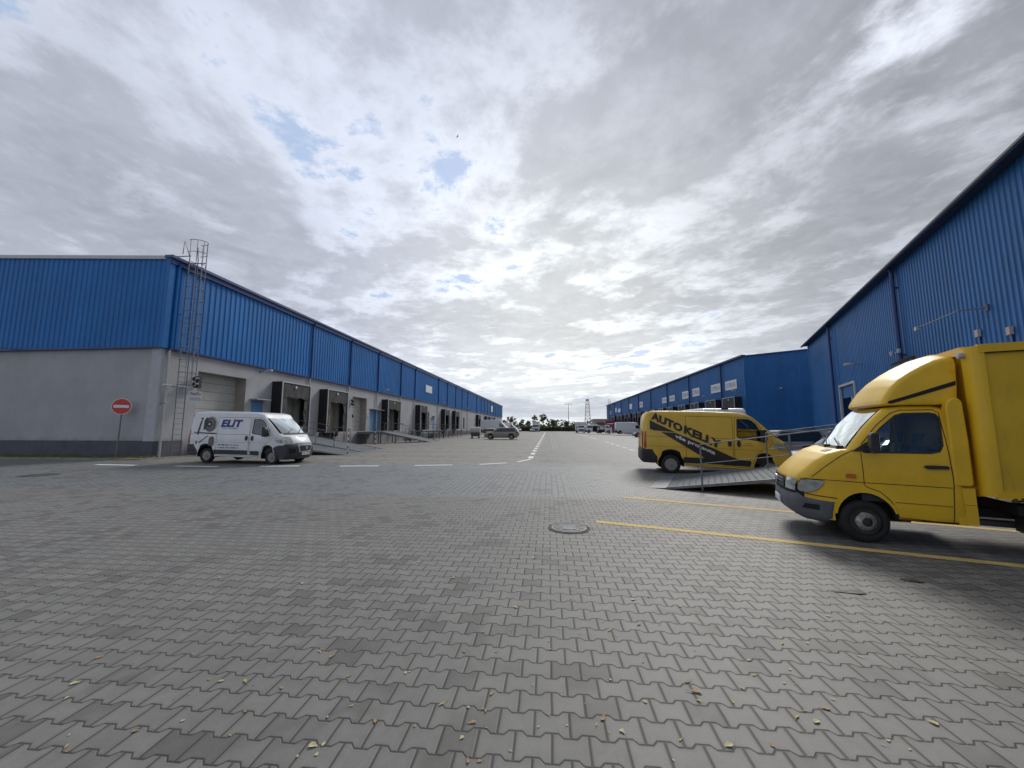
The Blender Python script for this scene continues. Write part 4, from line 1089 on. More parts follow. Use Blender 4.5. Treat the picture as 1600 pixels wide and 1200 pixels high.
disc(.13, 1.79, .36, mat('silver print film', (.42, .42, .42), .4, var=.3, vscale=9), sx=.88, off=.010)
disc(.10, 1.76, .335, mat('grey print film', (.13, .125, .12), .45, var=.7, vscale=11), sx=.85, off=.012)
disc(.07, 1.78, .20, DECGREY, sx=.9, off=.014); disc(.05, 1.78, .15, DECAL, sx=.9, off=.016); disc(.05, 1.78, .045, WHITES, off=.018)
side_flat('part_picture', [(-.22, 1.5), (-.08, 1.58), (-.05, 2.05), (-.13, 2.1), (-.24, 1.95)], [(0, 1, 2, 3, 4)], VW, VD, DECAL, T1, off=.019)
for P_ in ([(-.44, 2.07), (-.30, 2.07), (-.34, 1.98), (-.41, 1.98)], [(-.42, 1.95), (-.35, 1.95), (-.42, 1.48), (-.50, 1.48)], [(-.50, 1.50), (-.42, 1.50), (-.50, .86), (-.56, .86)],
           [(-.70, 1.41), (-.70, 1.37), (.46, 1.33), (.50, 1.38)], [(-.40, .93), (-.37, .90), (.08, 1.24), (.04, 1.26)], [(.12, .80), (.38, .80), (.40, 1.16), (.34, 1.22), (.18, 1.21), (.13, 1.1)]):
    side_flat('part_picture', P_, [tuple(range(len(P_)))], VW, VD, DECAL if P_[0][0] < 0 else DECGREY, T1, off=.014)
r = random.Random(5)
for row, z in ((0, .845), (1, .72)):
    x = .62
    while x < 1.62:
        l = r.uniform(.05, .16); hh = r.uniform(.012, .03)
        side_flat('brand_row', [(x, z-hh), (x+l, z-hh), (x+l+.01, z+hh), (x+.01, z+hh)], [(0, 1, 2, 3)], VW, VD, DECAL if r.random() < .5 else DECGREY, T1); x += l + r.uniform(.02, .06)
vs, fs = text_fit('ELiT', .34, .085, bold=.03); b = MB()
pts = []
for v in vs:
    s_ = 3.32+.70 - v[1]*.6; q = VD(s_+.0, .05+v[0], 1.25+v[1]*.8); pts.append((q[0]+.02, q[1], q[2]+.02))
b.add(pts, fs, DECBLUE); b.build('bonnet_lettering', T1, norm=False)

# ---- yellow van with black lettering
T2, KW, KD = make_van('delivery_van', 'yellow delivery van with slanting black lettering, missing its front bumper', 'van', (0, 0, 0), 0, 3.2, 2.27, paint=YEL1, bump=False)
f = Vector(gnd(1048.5, 739.5)); ang = rad(-9.0); h = Vector((cos(ang), sin(ang))); left = Vector((-h.y, h.x)); base = f + left*.95
T2.location = (base.x, base.y, -0.01); T2.rotation_euler = (0, rad(1.8), ang)
band = [(-.78, 1.95), (-.30, 1.70), (.70, 1.20), (1.7, .72), (2.70, .46), (2.9, .38), (1.9, .40), (1.0, .58), (-.05, 1.26), (-.20, 1.42), (-.78, 1.52)]
side_patch('black_stripe', [(-.76, 1.93), (-.76, 1.60), (-.60, 1.55), (.16, 1.50)], KW, KD, DECAL, T2, off=.009)
side_patch('black_stripe', [(-.33, 1.49), (.16, 1.48), (1.42, .97), (2.1, .66), (2.5, .56), (2.62, .40), (1.75, .40), (1.15, .60)], KW, KD, DECAL, T2, off=.011)
for wd_, x, z, w_, hh in (('AUTO', -.14, 1.87, 1.08, .29), ('KELLY', 1.06, 1.36, 1.22, .29)):
    vs, fs = text_fit(wd_, w_, hh, bold=.06, space=1.02)
    side_flat('lettering', mapped(vs, x, z, .12, -.44), fs, KW, KD, DECAL, T2, off=.014)
vs, fs = text_fit('vše pro auta', 1.32, .16, bold=.03); side_flat('slogan', mapped(vs, .80, 1.075, .12, -.43), fs, KW, KD, WHITES, T2, off=.017)
vs, fs = text_fit('www.autokelly.cz', .42, .04, bold=.005); side_flat('small_lettering', mapped(vs, 2.55, 1.12), fs, KW, KD, DECAL, T2)
vs, fs = text_fit('pobocka', .25, .04, bold=.005); side_flat('small_lettering', mapped(vs, 2.55, 1.19), fs, KW, KD, DECAL, T2)
# ---- the yellow box truck (nose to the left; its left side faces us)
def make_truck():
    ang = rad(180-21.0)
    T = thing('box_truck', 'yellow box truck with a rounded wind deflector over its cab, nose to the left', 'truck', (0, 0, 0), ang)
    S = 1.0
    W_ = .86
    def D(s, y, z):
        t = y/W_
        s2 = s - 0.11*sst((s+.5)/1.2)*abs(t)**2.6
        y2 = y*(1-.14*sst((z-1.12)/.95))*(1-.07*sst((s-.35)/.8))*(1-.03*sst((.6-z)/.3))
        y2 += (1 if y > 0 else -1)*.012*math.exp(-((z-.98)/.10)**2)*(abs(t) > .9)
        return (s2, y2, z)
    wsT, wsB = (-.37, 1.945), (.15, 1.345)
    top = [(-1.10, .37), (-1.10, 1.2), (-1.10, 1.88), (-1.06, 1.95), (-.9, 1.985), (-.62, 1.99), (-.50, 1.98), (-.42, 1.965), wsT]
    wsm = [(wsT[0]*(1-q)+wsB[0]*q, wsT[1]*(1-q)+wsB[1]*q+.03*sin(pi*q)) for q in (.25, .5, .75)]
    nose = [wsB, (.24, 1.335), (.42, 1.275), (.60, 1.155), (.75, 1.01), (.84, .90), (.875, .80), (.89, .66), (.875, .5), (.84, .40), (.72, .32)]
    bot = [(.48, .26)] + arch(.01, .34, .385, -12, 178) + [(-.44, .355), (-.8, .36)]
    poly = top+wsm+nose+bot; i0 = len(top)-1
    win = [(-.955, 1.80), (-.92, 1.86), (-.86, 1.875), (-.58, 1.87), (-.50, 1.845), (-.30, 1.66), (-.08, 1.41), (-.02, 1.335), (-.04, 1.31), (-.80, 1.315), (-.89, 1.34), (-.93, 1.42)]
    wt = lambda s, z: 0.25 if z < .8 and s < .5 or z < .45 else 1.0
    loft('cab_body', poly, W_, .10, D, [YEL2, DARK], T, holes=[win], skip=[(i0+k, .82) for k in range(4)], wt=wt, dark=lambda s, z: z < .75 and s < .9 and s > -1.05, grid=.11)
    top_patch('windscreen', [wsT]+wsm+[wsB], -.82, .82, W_, D, WSC, T, off=.003, n=14)
    top_patch('windscreen_seal', [(.115, 1.385), wsB, (.19, 1.345)], -.86, .86, W_, D, BLACKP, T, off=.006)
    b = MB()
    for t0, t1 in ((.72, .15), (.05, -.5)):
        a_ = D(.17, t0*W_, 1.36); c_ = D(.06, t1*W_, 1.47); b.tube([(a_[0], a_[1], a_[2]+.01), (c_[0]+.02, c_[1], c_[2]+.02)], .010, BLACKP, 5)
        b.box(a_[0]-.04, a_[0]+.04, a_[1]-.03, a_[1]+.03, a_[2]-.02, a_[2]+.03, BLACKP)
    b.build('wiper', T)
    top_patch('bonnet_vent', [(.27, 1.325), (.37, 1.295)], .50, .74, W_, D, GREYP, T, off=.006, n=4)
    # bonnet shut line, running from the pillar down to the lamp
    for sd in (-1, 1):
        side_line('bonnet_gap', [(.10, 1.335), (.27, 1.25), (.50, 1.08), (.68, .92)], W_, D, DARK, T, sd, wd=.010, off=.004)
        side_line('waist_gap', [(.30, .875), (.0, .865), (-.10, .865), (-.97, .85)], W_, D, DARK, T, sd, wd=.009, off=.004)
        side_line('waist_gap', [(.84, .885), (.30, .875)], W_, D, DARK, T, sd, wd=.008, off=.004)
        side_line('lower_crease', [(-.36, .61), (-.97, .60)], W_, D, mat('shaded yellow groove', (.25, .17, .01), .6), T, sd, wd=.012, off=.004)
        dg = [(.0, 1.30), (.0, .84), (-.04, .80), (-.20, .745), (-.32, .62), (-.40, .40), (-.95, .375), (-.985, .9), (-.975, 1.5), (-.96, 1.88), (-.9, 1.925), (-.55, 1.925), (-.45, 1.885), (-.25, 1.70), (-.02, 1.42)]
        side_line('door_gap', dg, W_, D, DARK, T, sd, closed=False, wd=.010, off=.004)
        side_patch('door_window', win, W_, D, WIN, T, sd, off=-.004, grid=.11)
        side_line('window_seal', win, W_, D, BLACKP, T, sd, off=.004, wd=.026, closed=True)
        side_line('window_bar', [(-.46, 1.80), (-.44, 1.33)], W_, D, BLACKP, T, sd, off=.002, wd=.028)
        side_patch('mirror_base', [(.12, 1.32), (-.08, 1.45), (-.13, 1.45), (-.10, 1.315)], W_, D, BLACKP, T, sd, off=.008, th=.01)
        side_patch('door_handle', [(-.70, 1.12), (-.72, 1.145), (-.94, 1.145), (-.96, 1.12), (-.94, 1.10), (-.74, 1.095)], W_, D, BLACKP, T, sd, off=.004, th=.022, grid=0)
        side_line('handle_recess', [(-.76, 1.16), (-.87, 1.165)], W_, D, YEL3, T, sd, off=.003, wd=.02)
        side_patch('side_lamp', [(.24, .93), (.11, .92), (.10, .95), (.11, .985), (.22, .99), (.24, .97)], W_, D, AMBER, T, sd, off=.004, th=.014, grid=0)
        hl = [(.865, .80), (.87, .72), (.84, .685), (.74, .68), (.64, .715), (.57, .78), (.53, .85), (.55, .865), (.72, .875), (.82, .865)]
        side_patch('headlight', hl, W_, D, LENS, T, sd, off=.012, th=.006, grid=.05)
        side_line('headlight_trim', hl, W_, D, DARK, T, sd, off=.006, wd=.016, closed=True)
        A = (.60, .99) if sd > 0 else (-.99, -.60)
        top_patch('headlight', sub([(.855, .865), (.88, .78), (.888, .69)], 2), A[0], A[1], W_, D, LENS, T, off=.010, n=6)
        # arch lip
        lip = [(.01+.40*cos(rad(a)), .34+.40*sin(rad(a))) for a in range(8, 172, 12)]
        side_line('arch_lip', lip, W_, D, YEL2, T, sd, off=.010, wd=.035)
        side_line('rust_strip', [(-.42, .375), (-.6, .37), (-1.09, .375)], W_, D, RUST, T, sd, off=.003, wd=.022)
        # mirror
        b = MB(); p = D(-.10, sd*W_, 1.42)
        b.tube([(p[0]+.02, p[1]-sd*.02, 1.40), (p[0]-.03, p[1]+sd*.16, 1.42)], .025, BLACKP, 6); b.tube([(p[0]+.02, p[1]-sd*.02, 1.34), (p[0]-.03, p[1]+sd*.16, 1.36)], .025, BLACKP, 6)
        b.prism([(p[0]-.07, 1.31), (p[0]+.01, 1.30), (p[0]+.03, 1.38), (p[0]+.025, 1.56), (p[0]-.0, 1.60), (p[0]-.07, 1.59)], p[1]+sd*.12, p[1]+sd*.26, BLACKP)
        mo = b.build('mirror', T); bv = mo.modifiers.new('bevel', 'BEVEL'); bv.width = .022; bv.segments = 2
        b = MB(); b.box(p[0]-.076, p[0]-.071, p[1]+sd*.19-.05, p[1]+sd*.19+.05, 1.34, 1.57, CHROME); b.build('mirror_glass', mo)
    # bumper, grille, plate
    fb = [(.41, .26), (.392, .40), (.375, .50), (.34, .60), (.58, .615), (.80, .65), (.865, .675), (.895, .63), (.91, .54), (.905, .44), (.86, .35), (.74, .26), (.55, .235)]
    loft('front_bumper', fb, W_+.012, .09, D, [GREYP], T, grid=.11)
    side_patch('bumper_recess', [(.62, .42), (.62, .50), (.80, .51), (.83, .44)], W_+.012, D, DARK, T, 1, off=.006)
    side_line('bumper_gap', [(.38, .615), (.62, .635), (.84, .67)], W_+.012, D, DARK, T, 1, off=.004, wd=.012)
    top_patch('grille', [(.862, .87), (.885, .77), (.893, .69)], -.56, .56, W_, D, BLACKP, T, off=.012)
    b = MB()
    for z in (.73, .78, .83): b.tube([(D(.89, y*W_, z)[0]+.012, y*W_, z) for y in (-.5, -.25, 0, .25, .5)], .008, GREYP, 4)
    b.build('grille_bar', T)
    b = MB(); b.lathe([(0, 0), (.075, 0), (.075, .02), (.06, .02), (.058, .008), (0, .008)], CHROME, 20, 'X', (.905, 0, .78))
    for k in range(3): g = pi/2+2*pi*k/3; b.tube([(.925, 0, .78), (.925, .065*cos(g), .78+.065*sin(g))], .007, CHROME, 4)
    b.build('badge', T, 40)
    b = MB(); b.box(.908, .922, -.22, .22, .42, .52, WHITES); b.build('number_plate', T)
    # wheels
    wheel(T, -.02, .74, .30, .19, 1, steer=rad(9), rm=mat('dark rusty rim', (.05, .046, .042), .7, var=.4, vscale=10)); wheel(T, -.02, -.74, .30, .19, -1, steer=rad(7))
    for y, sd in ((.76, 1), (.56, 1), (-.76, -1), (-.56, -1)): wheel(T, -3.25, y, .30, .17, sd)
    b = MB(); n = 20; vs = []; fs = []
    for k in range(n):
        g = 2*pi*k/n
        for rr_, yy_ in ((.062, .03), (.115, .012), (.13, -.01)): vs.append((rr_*cos(g)*(1+.06*(k % 4 == 0)), yy_, rr_*sin(g)*(1+.06*(k % 4 == 0))))
    for k in range(n): q = (k+1) % n; fs += [(3*k, 3*k+1, 3*q+1, 3*q), (3*k+1, 3*k+2, 3*q+2, 3*q+1)]
    b.add(vs, fs, mat('worn silver hub ring', (.36, .34, .31), .5, .3, var=.5, vscale=18, dirt=.6)); hr = b.build('hub_ring', T, 50); hr.location = (-.02-.10*sin(rad(9)), .74+.085, .30); hr.rotation_euler = (0, 0, rad(9))
    b = MB()
    for y in (-.36, .36): b.box(-5.0, .7, y-.03, y+.03, .42, .54, DARK)
    for x in (-1.6, -2.3, -3.0, -3.9, -4.7): b.box(x-.04, x+.04, -.85, .85, .54, .66, DARK)
    b.box(-2.4, -1.7, .45, .8, .28, .58, BLACKP); b.box(-.6, .6, -.6, .6, .3, .5, DARK); b.box(-3.3, -3.2, -.7, .7, .25, .35, DARK); b.box(-4.9, -4.82, -.85, .85, .3, .4, BLACKP)
    b.tube([(-1.1, .2, .32), (-2.8, .25, .32)], .05, GALVD, 6)
    b.build('chassis', T)
    for s_ in (.5, -.5):
        b = MB(); b.box(-.5, .42, s_*1.02-.1, s_*1.02+.1, .30, .75, DARK); b.build('wheel_well', T)
    # cab interior
    seat(T, -.60, .38, .82, .86); seat(T, -.60, -.30, .82, .86)
    b = MB(); b.box(-1.06, -1.02, -.7, .7, .6, 1.35, BLACKP); b.box(-.12, .12, -.72, .72, .85, 1.22, BLACKP); b.box(-1.0, .0, -.7, .7, .62, .68, DARK)
    for y in (-.80, .77): b.box(-1.0, -.02, y, y+.03, .6, 1.29, BLACKP)
    b.tube([(-.16+.10*sin(2*pi*k/14), .38+.17*cos(2*pi*k/14), 1.29+.13*sin(2*pi*k/14)) for k in range(14)], .014, BLACKP, 5, closed=True); b.build('dashboard', T)
    # wind deflector
    def DF2(s, y, z):
        t = y/.76; u_ = max(0, z-2.0); return (s - .05*sst((s+1.3)/.9)*abs(t)**2.3, y*(1-.07*sst(u_/.8)), z-u_*.15*abs(t)**2.6)
    fp = [(-1.16, 2.0), (-1.19, 2.3), (-1.22, 2.66), (-1.21, 2.75), (-1.15, 2.785), (-1.0, 2.735), (-.85, 2.655), (-.70, 2.555), (-.56, 2.44), (-.45, 2.31), (-.37, 2.17), (-.325, 2.07), (-.32, 2.02), (-.36, 1.99), (-.6, 1.997), (-.9, 1.99)]
    loft('wind_deflector', fp, .76, .055, DF2, [YEL2], T, grid=.1, layers=6, wt=lambda s, z: .2 if z < 2.05 or s < -1.12 else 1.0, smooth=50)
    side_patch('deflector_stripe', [(-.39, 2.07), (-.38, 2.03), (-.42, 2.025), (-1.17, 2.31), (-1.18, 2.385)], .76, DF2, DARK, T, 1, off=.008)
    b = MB(); b.tube([(-1.30, -.62, 2.90), (-.98, -.62, 2.76)], .022, BLACKP, 5); b.box(-1.3, -1.25, -.64, -.60, 2.7, 2.9, BLACKP); b.build('roof_rail', T)
    # side deflector between cab and box
    for sd in (-1, 1):
        b = MB(); q = [(-.99, .88), (-.995, 1.5), (-.99, 1.94), (-1.01, 2.02), (-1.06, 2.08), (-1.13, 2.08), (-1.165, 2.02), (-1.18, 1.5), (-1.18, .91), (-1.15, .88)]
        b.prism(q, sd*.75, sd*.875, YEL2); o = b.build('side_deflector', T); bv = o.modifiers.new('bevel', 'BEVEL'); bv.width = .025; bv.segments = 3
        b = MB(); b.box(-1.19, -1.0, sd*.79-.06, sd*.79+.06, .37, .63, YEL2); b.box(-1.19, -1.0, sd*.79-.06, sd*.79+.06, .635, .855, YEL2); b.build('lower_trim', T)
    # the box
    X0, X1, BW, Z0, Z1 = -5.3, -1.24, .95, .75, 2.79
    b = MB(); b.box(X0, X1-.05, -BW+.02, BW-.02, Z0+.1, Z1-.08, YEL3); b.build('box_panel', T)
    b = MB()
    for sd in (-1, 1):
        # rounded front corner posts
        pts = [(X1-.16, sd*(BW+.004)), (X1-.10, sd*(BW+.004)), (X1-.045, sd*(BW-.012)), (X1-.012, sd*(BW-.05)), (X1, sd*(BW-.10)), (X1, sd*(BW-.16)), (X1-.16, sd*(BW-.16))]
        b = MB(); b.prism(pts, Z0+.02, Z1-.02, YEL2, 'XY'); b.build('corner_post', T, 30)
        b = MB(); b.box(X0, X0+.08, sd*BW-.05, sd*BW+.01, Z0, Z1, YEL2); b.build('corner_post', T)
    b = MB()
    for sd in (-1, 1):
        b.box(X0, X1-.10, sd*BW-.04, sd*BW+.012, Z1-.11, Z1, YEL2); b.box(X0, X1-.10, sd*BW-.04, sd*BW+.014, Z0, Z0+.10, YEL2)
        b.box(X0, X1-.16, sd*BW-.002, sd*BW+.018, Z1-.125, Z1-.112, DARK)
    b.box(X1-.06, X1-.002, -BW+.16, BW-.16, Z1-.11, Z1, YEL2); b.box(X1-.06, X1-.002, -BW+.16, BW-.16, Z0, Z0+.1, YEL2); b.box(X0, X1-.08, -BW+.04, BW-.04, Z1-.06, Z1-.012, YEL3)
    b.build('box_rail', T)
    b = MB(); r = random.Random(2)
    for k in range(9):
        x = X1-.2-r.random()*1.2; l = r.uniform(.015, .06); b.box(x-l, x, BW+.0145, BW+.0165, Z0+.002, Z0+r.uniform(.012, .035), RUST)
    b.build('rust_spot', T)
    b = MB(); b.lathe([(0, -.05), (.03, -.045), (.045, -.01), (.045, .03), (0, .035)], LIGHTG, 12, 'X', (X1+.03, BW-.09, Z1-.13)); b.build('marker_lamp', T, 40)
    return T
TR = make_truck()
w0 = Vector(gnd(1352, 848)); a_ = TR.rotation_euler[2]; hh_ = Vector((cos(a_), sin(a_))); lf = Vector((-hh_.y, hh_.x))
bp_ = w0 - lf*.82
TR.location = (bp_.x, bp_.y, 0)

# ---------------------------------------------------------------- passenger cars
def make_car(name, label, cat, loc, rz, paint, kind='estate', group=None, L=1.0):
    T = thing(name, label, cat, loc, rz, group); wb = 2.75; W_ = .89
    tall = {'estate': 1.47, 'suv': 1.66, 'hatch': 1.45, 'mpv': 1.70, 'coupe': 1.42}[kind]; belt = .96 + (tall-1.47)*.6
    if kind == 'hatch': wb = 2.55
    re = -.72 if kind == 'hatch' else -.98
    def D(s, y, z):
        t = y/W_
        s2 = s - .28*sst((s-wb-.05)/.8)*abs(t)**2.2 + .16*sst((re+.45-s)/.45)*abs(t)**2.2
        return (s2, y*(1-.10*sst((s-wb)/.9))*(1-.08*sst((re+.5-s)/.5))*(1-.05*sst((.5-z)/.3)), z)
    body = [(re, .36), (re-.03, .6), (re, .85), (re+.04, belt-.05), (re+.10, belt), (wb-.55, belt), (wb-.2, belt-.03), (wb+.2, belt-.10), (wb+.55, belt-.20), (wb+.78, .64), (wb+.86, .52), (wb+.87, .36), (wb+.8, .24), (wb+.46, .22)] + arch(wb, .32, .38, -12, 192) + [(wb*.5, .2), (.42, .22)] + arch(0, .32, .38, -12, 192) + [(re+.4, .26)]
    loft('body', body, W_, .10, D, [paint, DARK], T, wt=lambda s, z: .2 if z < .6 else 1, dark=lambda s, z: z < .62 and s < wb+.5 and s > re+.35, grid=.3)
    z1 = tall
    if kind in ('estate', 'suv', 'mpv', 'hatch'):
        cab = [(re+.12, belt-.02), (re+.22, belt+.22), (re+.42, z1-.06), (re+.55, z1-.02), (re+1.0, z1), (wb*.5, z1), (wb-1.15, z1-.02), (wb-1.0, z1-.05), (wb-.30, belt+.02), (wb-.25, belt-.03)]
    else:
        cab = [(re+.35, belt-.02), (re+.9, z1-.06), (re+1.2, z1), (wb*.5, z1), (wb-1.15, z1-.02), (wb-1.0, z1-.05), (wb-.30, belt+.02), (wb-.25, belt-.03)]
    def DC(s, y, z): 
        t = y/W_; return (s - .18*sst((s-wb+1.4)/1.0)*abs(t)**2, y*(.985-.24*max(0, z-belt)/(z1-belt)), z)
    loft('cabin_glass', cab, W_-.01, .06, DC, [DGL], T, grid=.3)
    rl = [p for p in cab if p[1] > z1-.07]
    top_patch('roof', sub(rl, 2), -.97, .97, W_-.01, DC, paint, T, off=.010)
    i_t = cab.index([p for p in cab if p[1] > z1-.07][-1])
    for sd in (-1, 1):
        ft, fbm = (wb-1.0, z1-.06), (wb-.28, belt)
        side_line('pillar', [ft, fbm], W_-.01, DC, paint, T, sd, off=.008, wd=.07)
        side_line('pillar', [(wb*.5-.05, z1-.04), (wb*.5-.1, belt)], W_-.01, DC, BLACKP, T, sd, off=.008, wd=.09)
        side_line('pillar', [(cab[1][0]+.14, belt+.02), (re+.50, z1-.06)], W_-.01, DC, paint, T, sd, off=.010, wd=.16)
        side_line('roof_rail', [(re+.5, z1-.03), (wb-1.0, z1-.05)], W_-.01, DC, paint if kind != 'estate' else CHROME, T, sd, off=.012, wd=.06)
        for x in (wb-.42, wb*.46, .30): side_line('door_gap', [(x, .36), (x, belt-.03)], W_, D, DARK, T, sd, wd=.012)
        side_line('door_handle', [(wb*.46+.12, belt-.13), (wb*.46+.32, belt-.13)], W_, D, paint, T, sd, off=.02, wd=.035)
        b = MB(); b.prism([(wb-.62, belt+.0), (wb-.48, belt+.0), (wb-.46, belt+.12), (wb-.60, belt+.14)], sd*.90, sd*1.06, paint); b.build('mirror', T)
        for x in (0, wb): wheel(T, x, sd*.79, .32, .2, sd, hub='alloy')
        side_patch('headlight', [(wb+.42, .75), (wb+.50, .62), (wb+.78, .58), (wb+.70, .70)], W_, D, LENS, T, sd, off=.012, grid=.1)
        A = (.55, .97) if sd > 0 else (-.97, -.55); top_patch('headlight', [(wb+.72, .70), (wb+.80, .62), (wb+.86, .55)], A[0], A[1], W_, D, LENS, T, off=.01, n=4)
        side_patch('tail_light', [(re+.02, .72), (re+.05, belt-.03), (re+.34, belt-.06), (re+.24, .76)], W_, D, REDL, T, sd, off=.012, grid=.1)
        A = (.62, .98) if sd > 0 else (-.98, -.62); top_patch('tail_light', [(re-.015, .74), (re+.02, belt-.06)], A[0], A[1], W_, D, REDL, T, off=.012, n=4)
    top_patch('grille', [(wb+.80, .62), (wb+.865, .50)], -.45, .45, W_, D, BLACKP, T, off=.01)
    top_patch('lower_grille', [(wb+.872, .40), (wb+.86, .30)], -.6, .6, W_, D, BLACKP, T, off=.01)
    b = MB(); q = wb+.875; b.box(q, q+.02, -.26, .26, .40, .50, WHITES); b.box(re-.045, re-.03, -.26, .26, .55, .65, WHITES); b.build('number_plate', T)
    b = MB(); b.box(re+.3, wb+.5, -.6, .6, .2, .3, DARK); b.box(-.37, .37, -.66, .66, .25, .69, DARK); b.box(wb-.37, wb+.37, -.66, .66, .25, .69, DARK); b.build('underbody', T)
    return T
SILV = mat('grey brown metallic paint', (0.27, 0.25, 0.235), 0.32, 0.4, coat=.7, dirt=.05)
SILV2 = mat('silver metallic paint', (0.42, 0.43, 0.45), 0.3, 0.5, coat=.7)
BLKP = mat('near black car paint', (0.025, 0.028, 0.035), 0.25, 0.1, coat=.9)
BLUP = mat('light blue car paint', (0.07, 0.14, 0.42), 0.28, 0.3, coat=.8)
DGRY = mat('dark grey car paint', (0.06, 0.065, 0.075), 0.3, 0.3, coat=.8)
WCAR = mat('white car paint', (0.62, 0.63, 0.64), 0.3, coat=.6)
YCAR = mat('pale yellow car paint', (0.55, 0.50, 0.16), 0.35, coat=.5)
# grey estate in mid yard, nose to the left
fx, fy = gnd(764.6, 686.6)
make_car('parked_car', 'grey estate car parked side-on across the left bays with its nose to the left', 'car', (gnd(799, 686.6)[0], fy+.9, 0), pi, SILV, 'estate').scale = (1.04, 1, 1.09)
make_car('parked_car', 'small pale yellow car half hidden behind the grey estate car', 'car', (-9.5, 62.5, 0), rad(95), YCAR, 'hatch')
make_car('parked_car', 'silver car with roof bars, farthest of the parked cars behind the yellow van', 'car', (15.1, 24.5, gz_(12, 24)-.0), pi, SILV2, 'mpv')
make_car('parked_car', 'black estate car parked behind the nose of the yellow van', 'car', (13.55, 17.5, gz_(12, 17)), pi, BLKP, 'estate')
make_car('parked_car', 'light blue car parked between the black car and the yellow box truck', 'car', (13.65, 14.5, gz_(12, 14.4)), pi+rad(3), BLUP, 'estate')
make_car('parked_car', 'dark grey car parked by the distant docks left of the yellow van', 'car', (19.4, 75, gz_(18, 75)), pi, DGRY, 'suv')
make_car('parked_car', 'white car parked head-on before the far trees, right of the other white one', 'car', (-5.4, 136, 0), rad(-92), WCAR, 'hatch')
make_car('parked_car', 'white car at the far end, partly behind the white vans on the left', 'car', (-10.6, 134, 0), rad(-80), WCAR, 'hatch')

# ---------------------------------------------------------------- more vans
t, _, _ = make_van('delivery_van', 'white high-roof van seen from behind, only its top showing above the yellow lettered van', 'van', (7.85, 18.9, -.03), rad(90), 3.45, 2.55)
t, _, _ = make_van('delivery_van', 'taller of two white vans nosed out from the left docks beyond the grey estate', 'van', (-17.2, 105.0, -.1), 0, 4.0, 2.75, detail=0); t.scale = (1.33, 1.33, 1.33)
t, _, _ = make_van('delivery_van', 'lower of two white vans nosed out from the left docks beyond the grey estate', 'van', (-13.9, 111, -.05), rad(-2), 3.9, 2.75, detail=0); t.scale = (1.07, 1.07, 1.07)
t, _, _ = make_van('delivery_van', 'long white high-roof van parked side-on before the far docks of the right warehouse', 'van', (16.6, 93.0, 0), 0, 4.6, 2.75, detail=0)
# side door standing open on this one
t, Wv, Dv = make_van('delivery_van', 'distant white low van with a dark open side door, left of the red truck', 'van', (10.6, 104, 0), rad(-2), 3.1, 2.25, detail=0)
side_patch('door_opening', [(.95, .45), (.95, 1.95), (2.15, 1.95), (2.15, .45)], Wv, Dv, DARK, t, -1, off=.01)
side_patch('rear_window', [(-.4, 1.4), (-.4, 1.95), (.85, 1.95), (.85, 1.4)], Wv, Dv, DGL, t, -1, off=.01)
def lorry(name, label, loc, rz, cabm, boxm, wbx=3.2, bl=4.4, bh=2.2, bz=.95, w=1.15, cabh=2.2, s=1.0, tall=None):
    T = thing(name, label, 'truck', loc, rz)
    def D(x, y, z): return (x-.12*sst((x-wbx-.1)/.8)*abs(y/(w-.08))**2.2, y*(1-.06*sst((z-1.1)/1.2)), z)
    cab = [(wbx-.95, .5), (wbx-.95, cabh), (wbx-.85, cabh+.08), (wbx-.1, cabh+.08), (wbx+.05, cabh+.02), (wbx+.62, 1.35), (wbx+.85, 1.2), (wbx+.92, .9), (wbx+.95, .45), (wbx+.85, .32), (wbx+.5, .32)] + arch(wbx, .38, .46, -5, 185)
    if tall: cab = [(wbx-.95, .6), (wbx-.95, cabh), (wbx-.85, cabh+.08), (wbx+.45, cabh+.08), (wbx+.6, cabh), (wbx+.78, 1.7), (wbx+.86, 1.2), (wbx+.88, .45), (wbx+.8, .35), (wbx+.52, .35)] + arch(wbx, .45, .5, -5, 185)
    loft('cab', cab, w-.08, .1, D, [cabm], T, grid=.4)
    ln = [(wbx+.05, cabh+.0), (wbx+.55, 1.45)] if not tall else [(wbx+.62, cabh-.15), (wbx+.77, 1.72)]
    top_patch('windscreen', sub(ln, 2), -.82, .82, w-.08, D, DGL, T, off=.02)
    q = wbx+.9 if not tall else wbx+.88
    top_patch('grille', [(q, 1.05), (q+.03, .6)], -.7, .7, w-.08, D, BLACKP, T, off=.03)
    for sd in (-1, 1):
        side_patch('side_window', [(wbx-.7, 1.4), (wbx-.7, cabh-.1), (wbx-.1, cabh-.1), (wbx+.3 if not tall else wbx+.4, 1.4)], w-.08, D, DGL, T, sd, off=.01)
        wheel(T, wbx, sd*(w-.2), .38, .24, sd); wheel(T, 0, sd*(w-.2), .38, .3, sd)
        A = (.72, .98) if sd > 0 else (-.98, -.72); top_patch('headlight', [(q+.0, .8), (q+.03, .62)], A[0], A[1], w-.08, D, LENS, T, off=.04, n=3)
        b = MB(); b.box(wbx+.3, wbx+.4, sd*(w+.02), sd*(w+.22), 1.4, 1.85, BLACKP); b.build('mirror', T)
    b = MB(); b.box(wbx-1.05-bl, wbx-1.05, -w, w, bz, bz+bh, boxm); o = b.build('cargo_box', T); bv = o.modifiers.new('b', 'BEVEL'); bv.width = .04
    b = MB(); b.box(wbx-1.05-bl, wbx-.9, -.5, .5, .5, bz-.002, DARK); b.build('chassis', T)
    T.scale = (s, s, s); return T
WBOX = mat('white box body', (0.62, 0.63, 0.64), 0.55, var=.06, dirt=.08)
lorry('box_truck', 'white lorry facing us at the far end of the yard before the trees', (-4.35, 138, 0), rad(-90), WBOX, WBOX, 4.0, 6.5, 2.6, .95, 1.25, 2.5, tall=True)
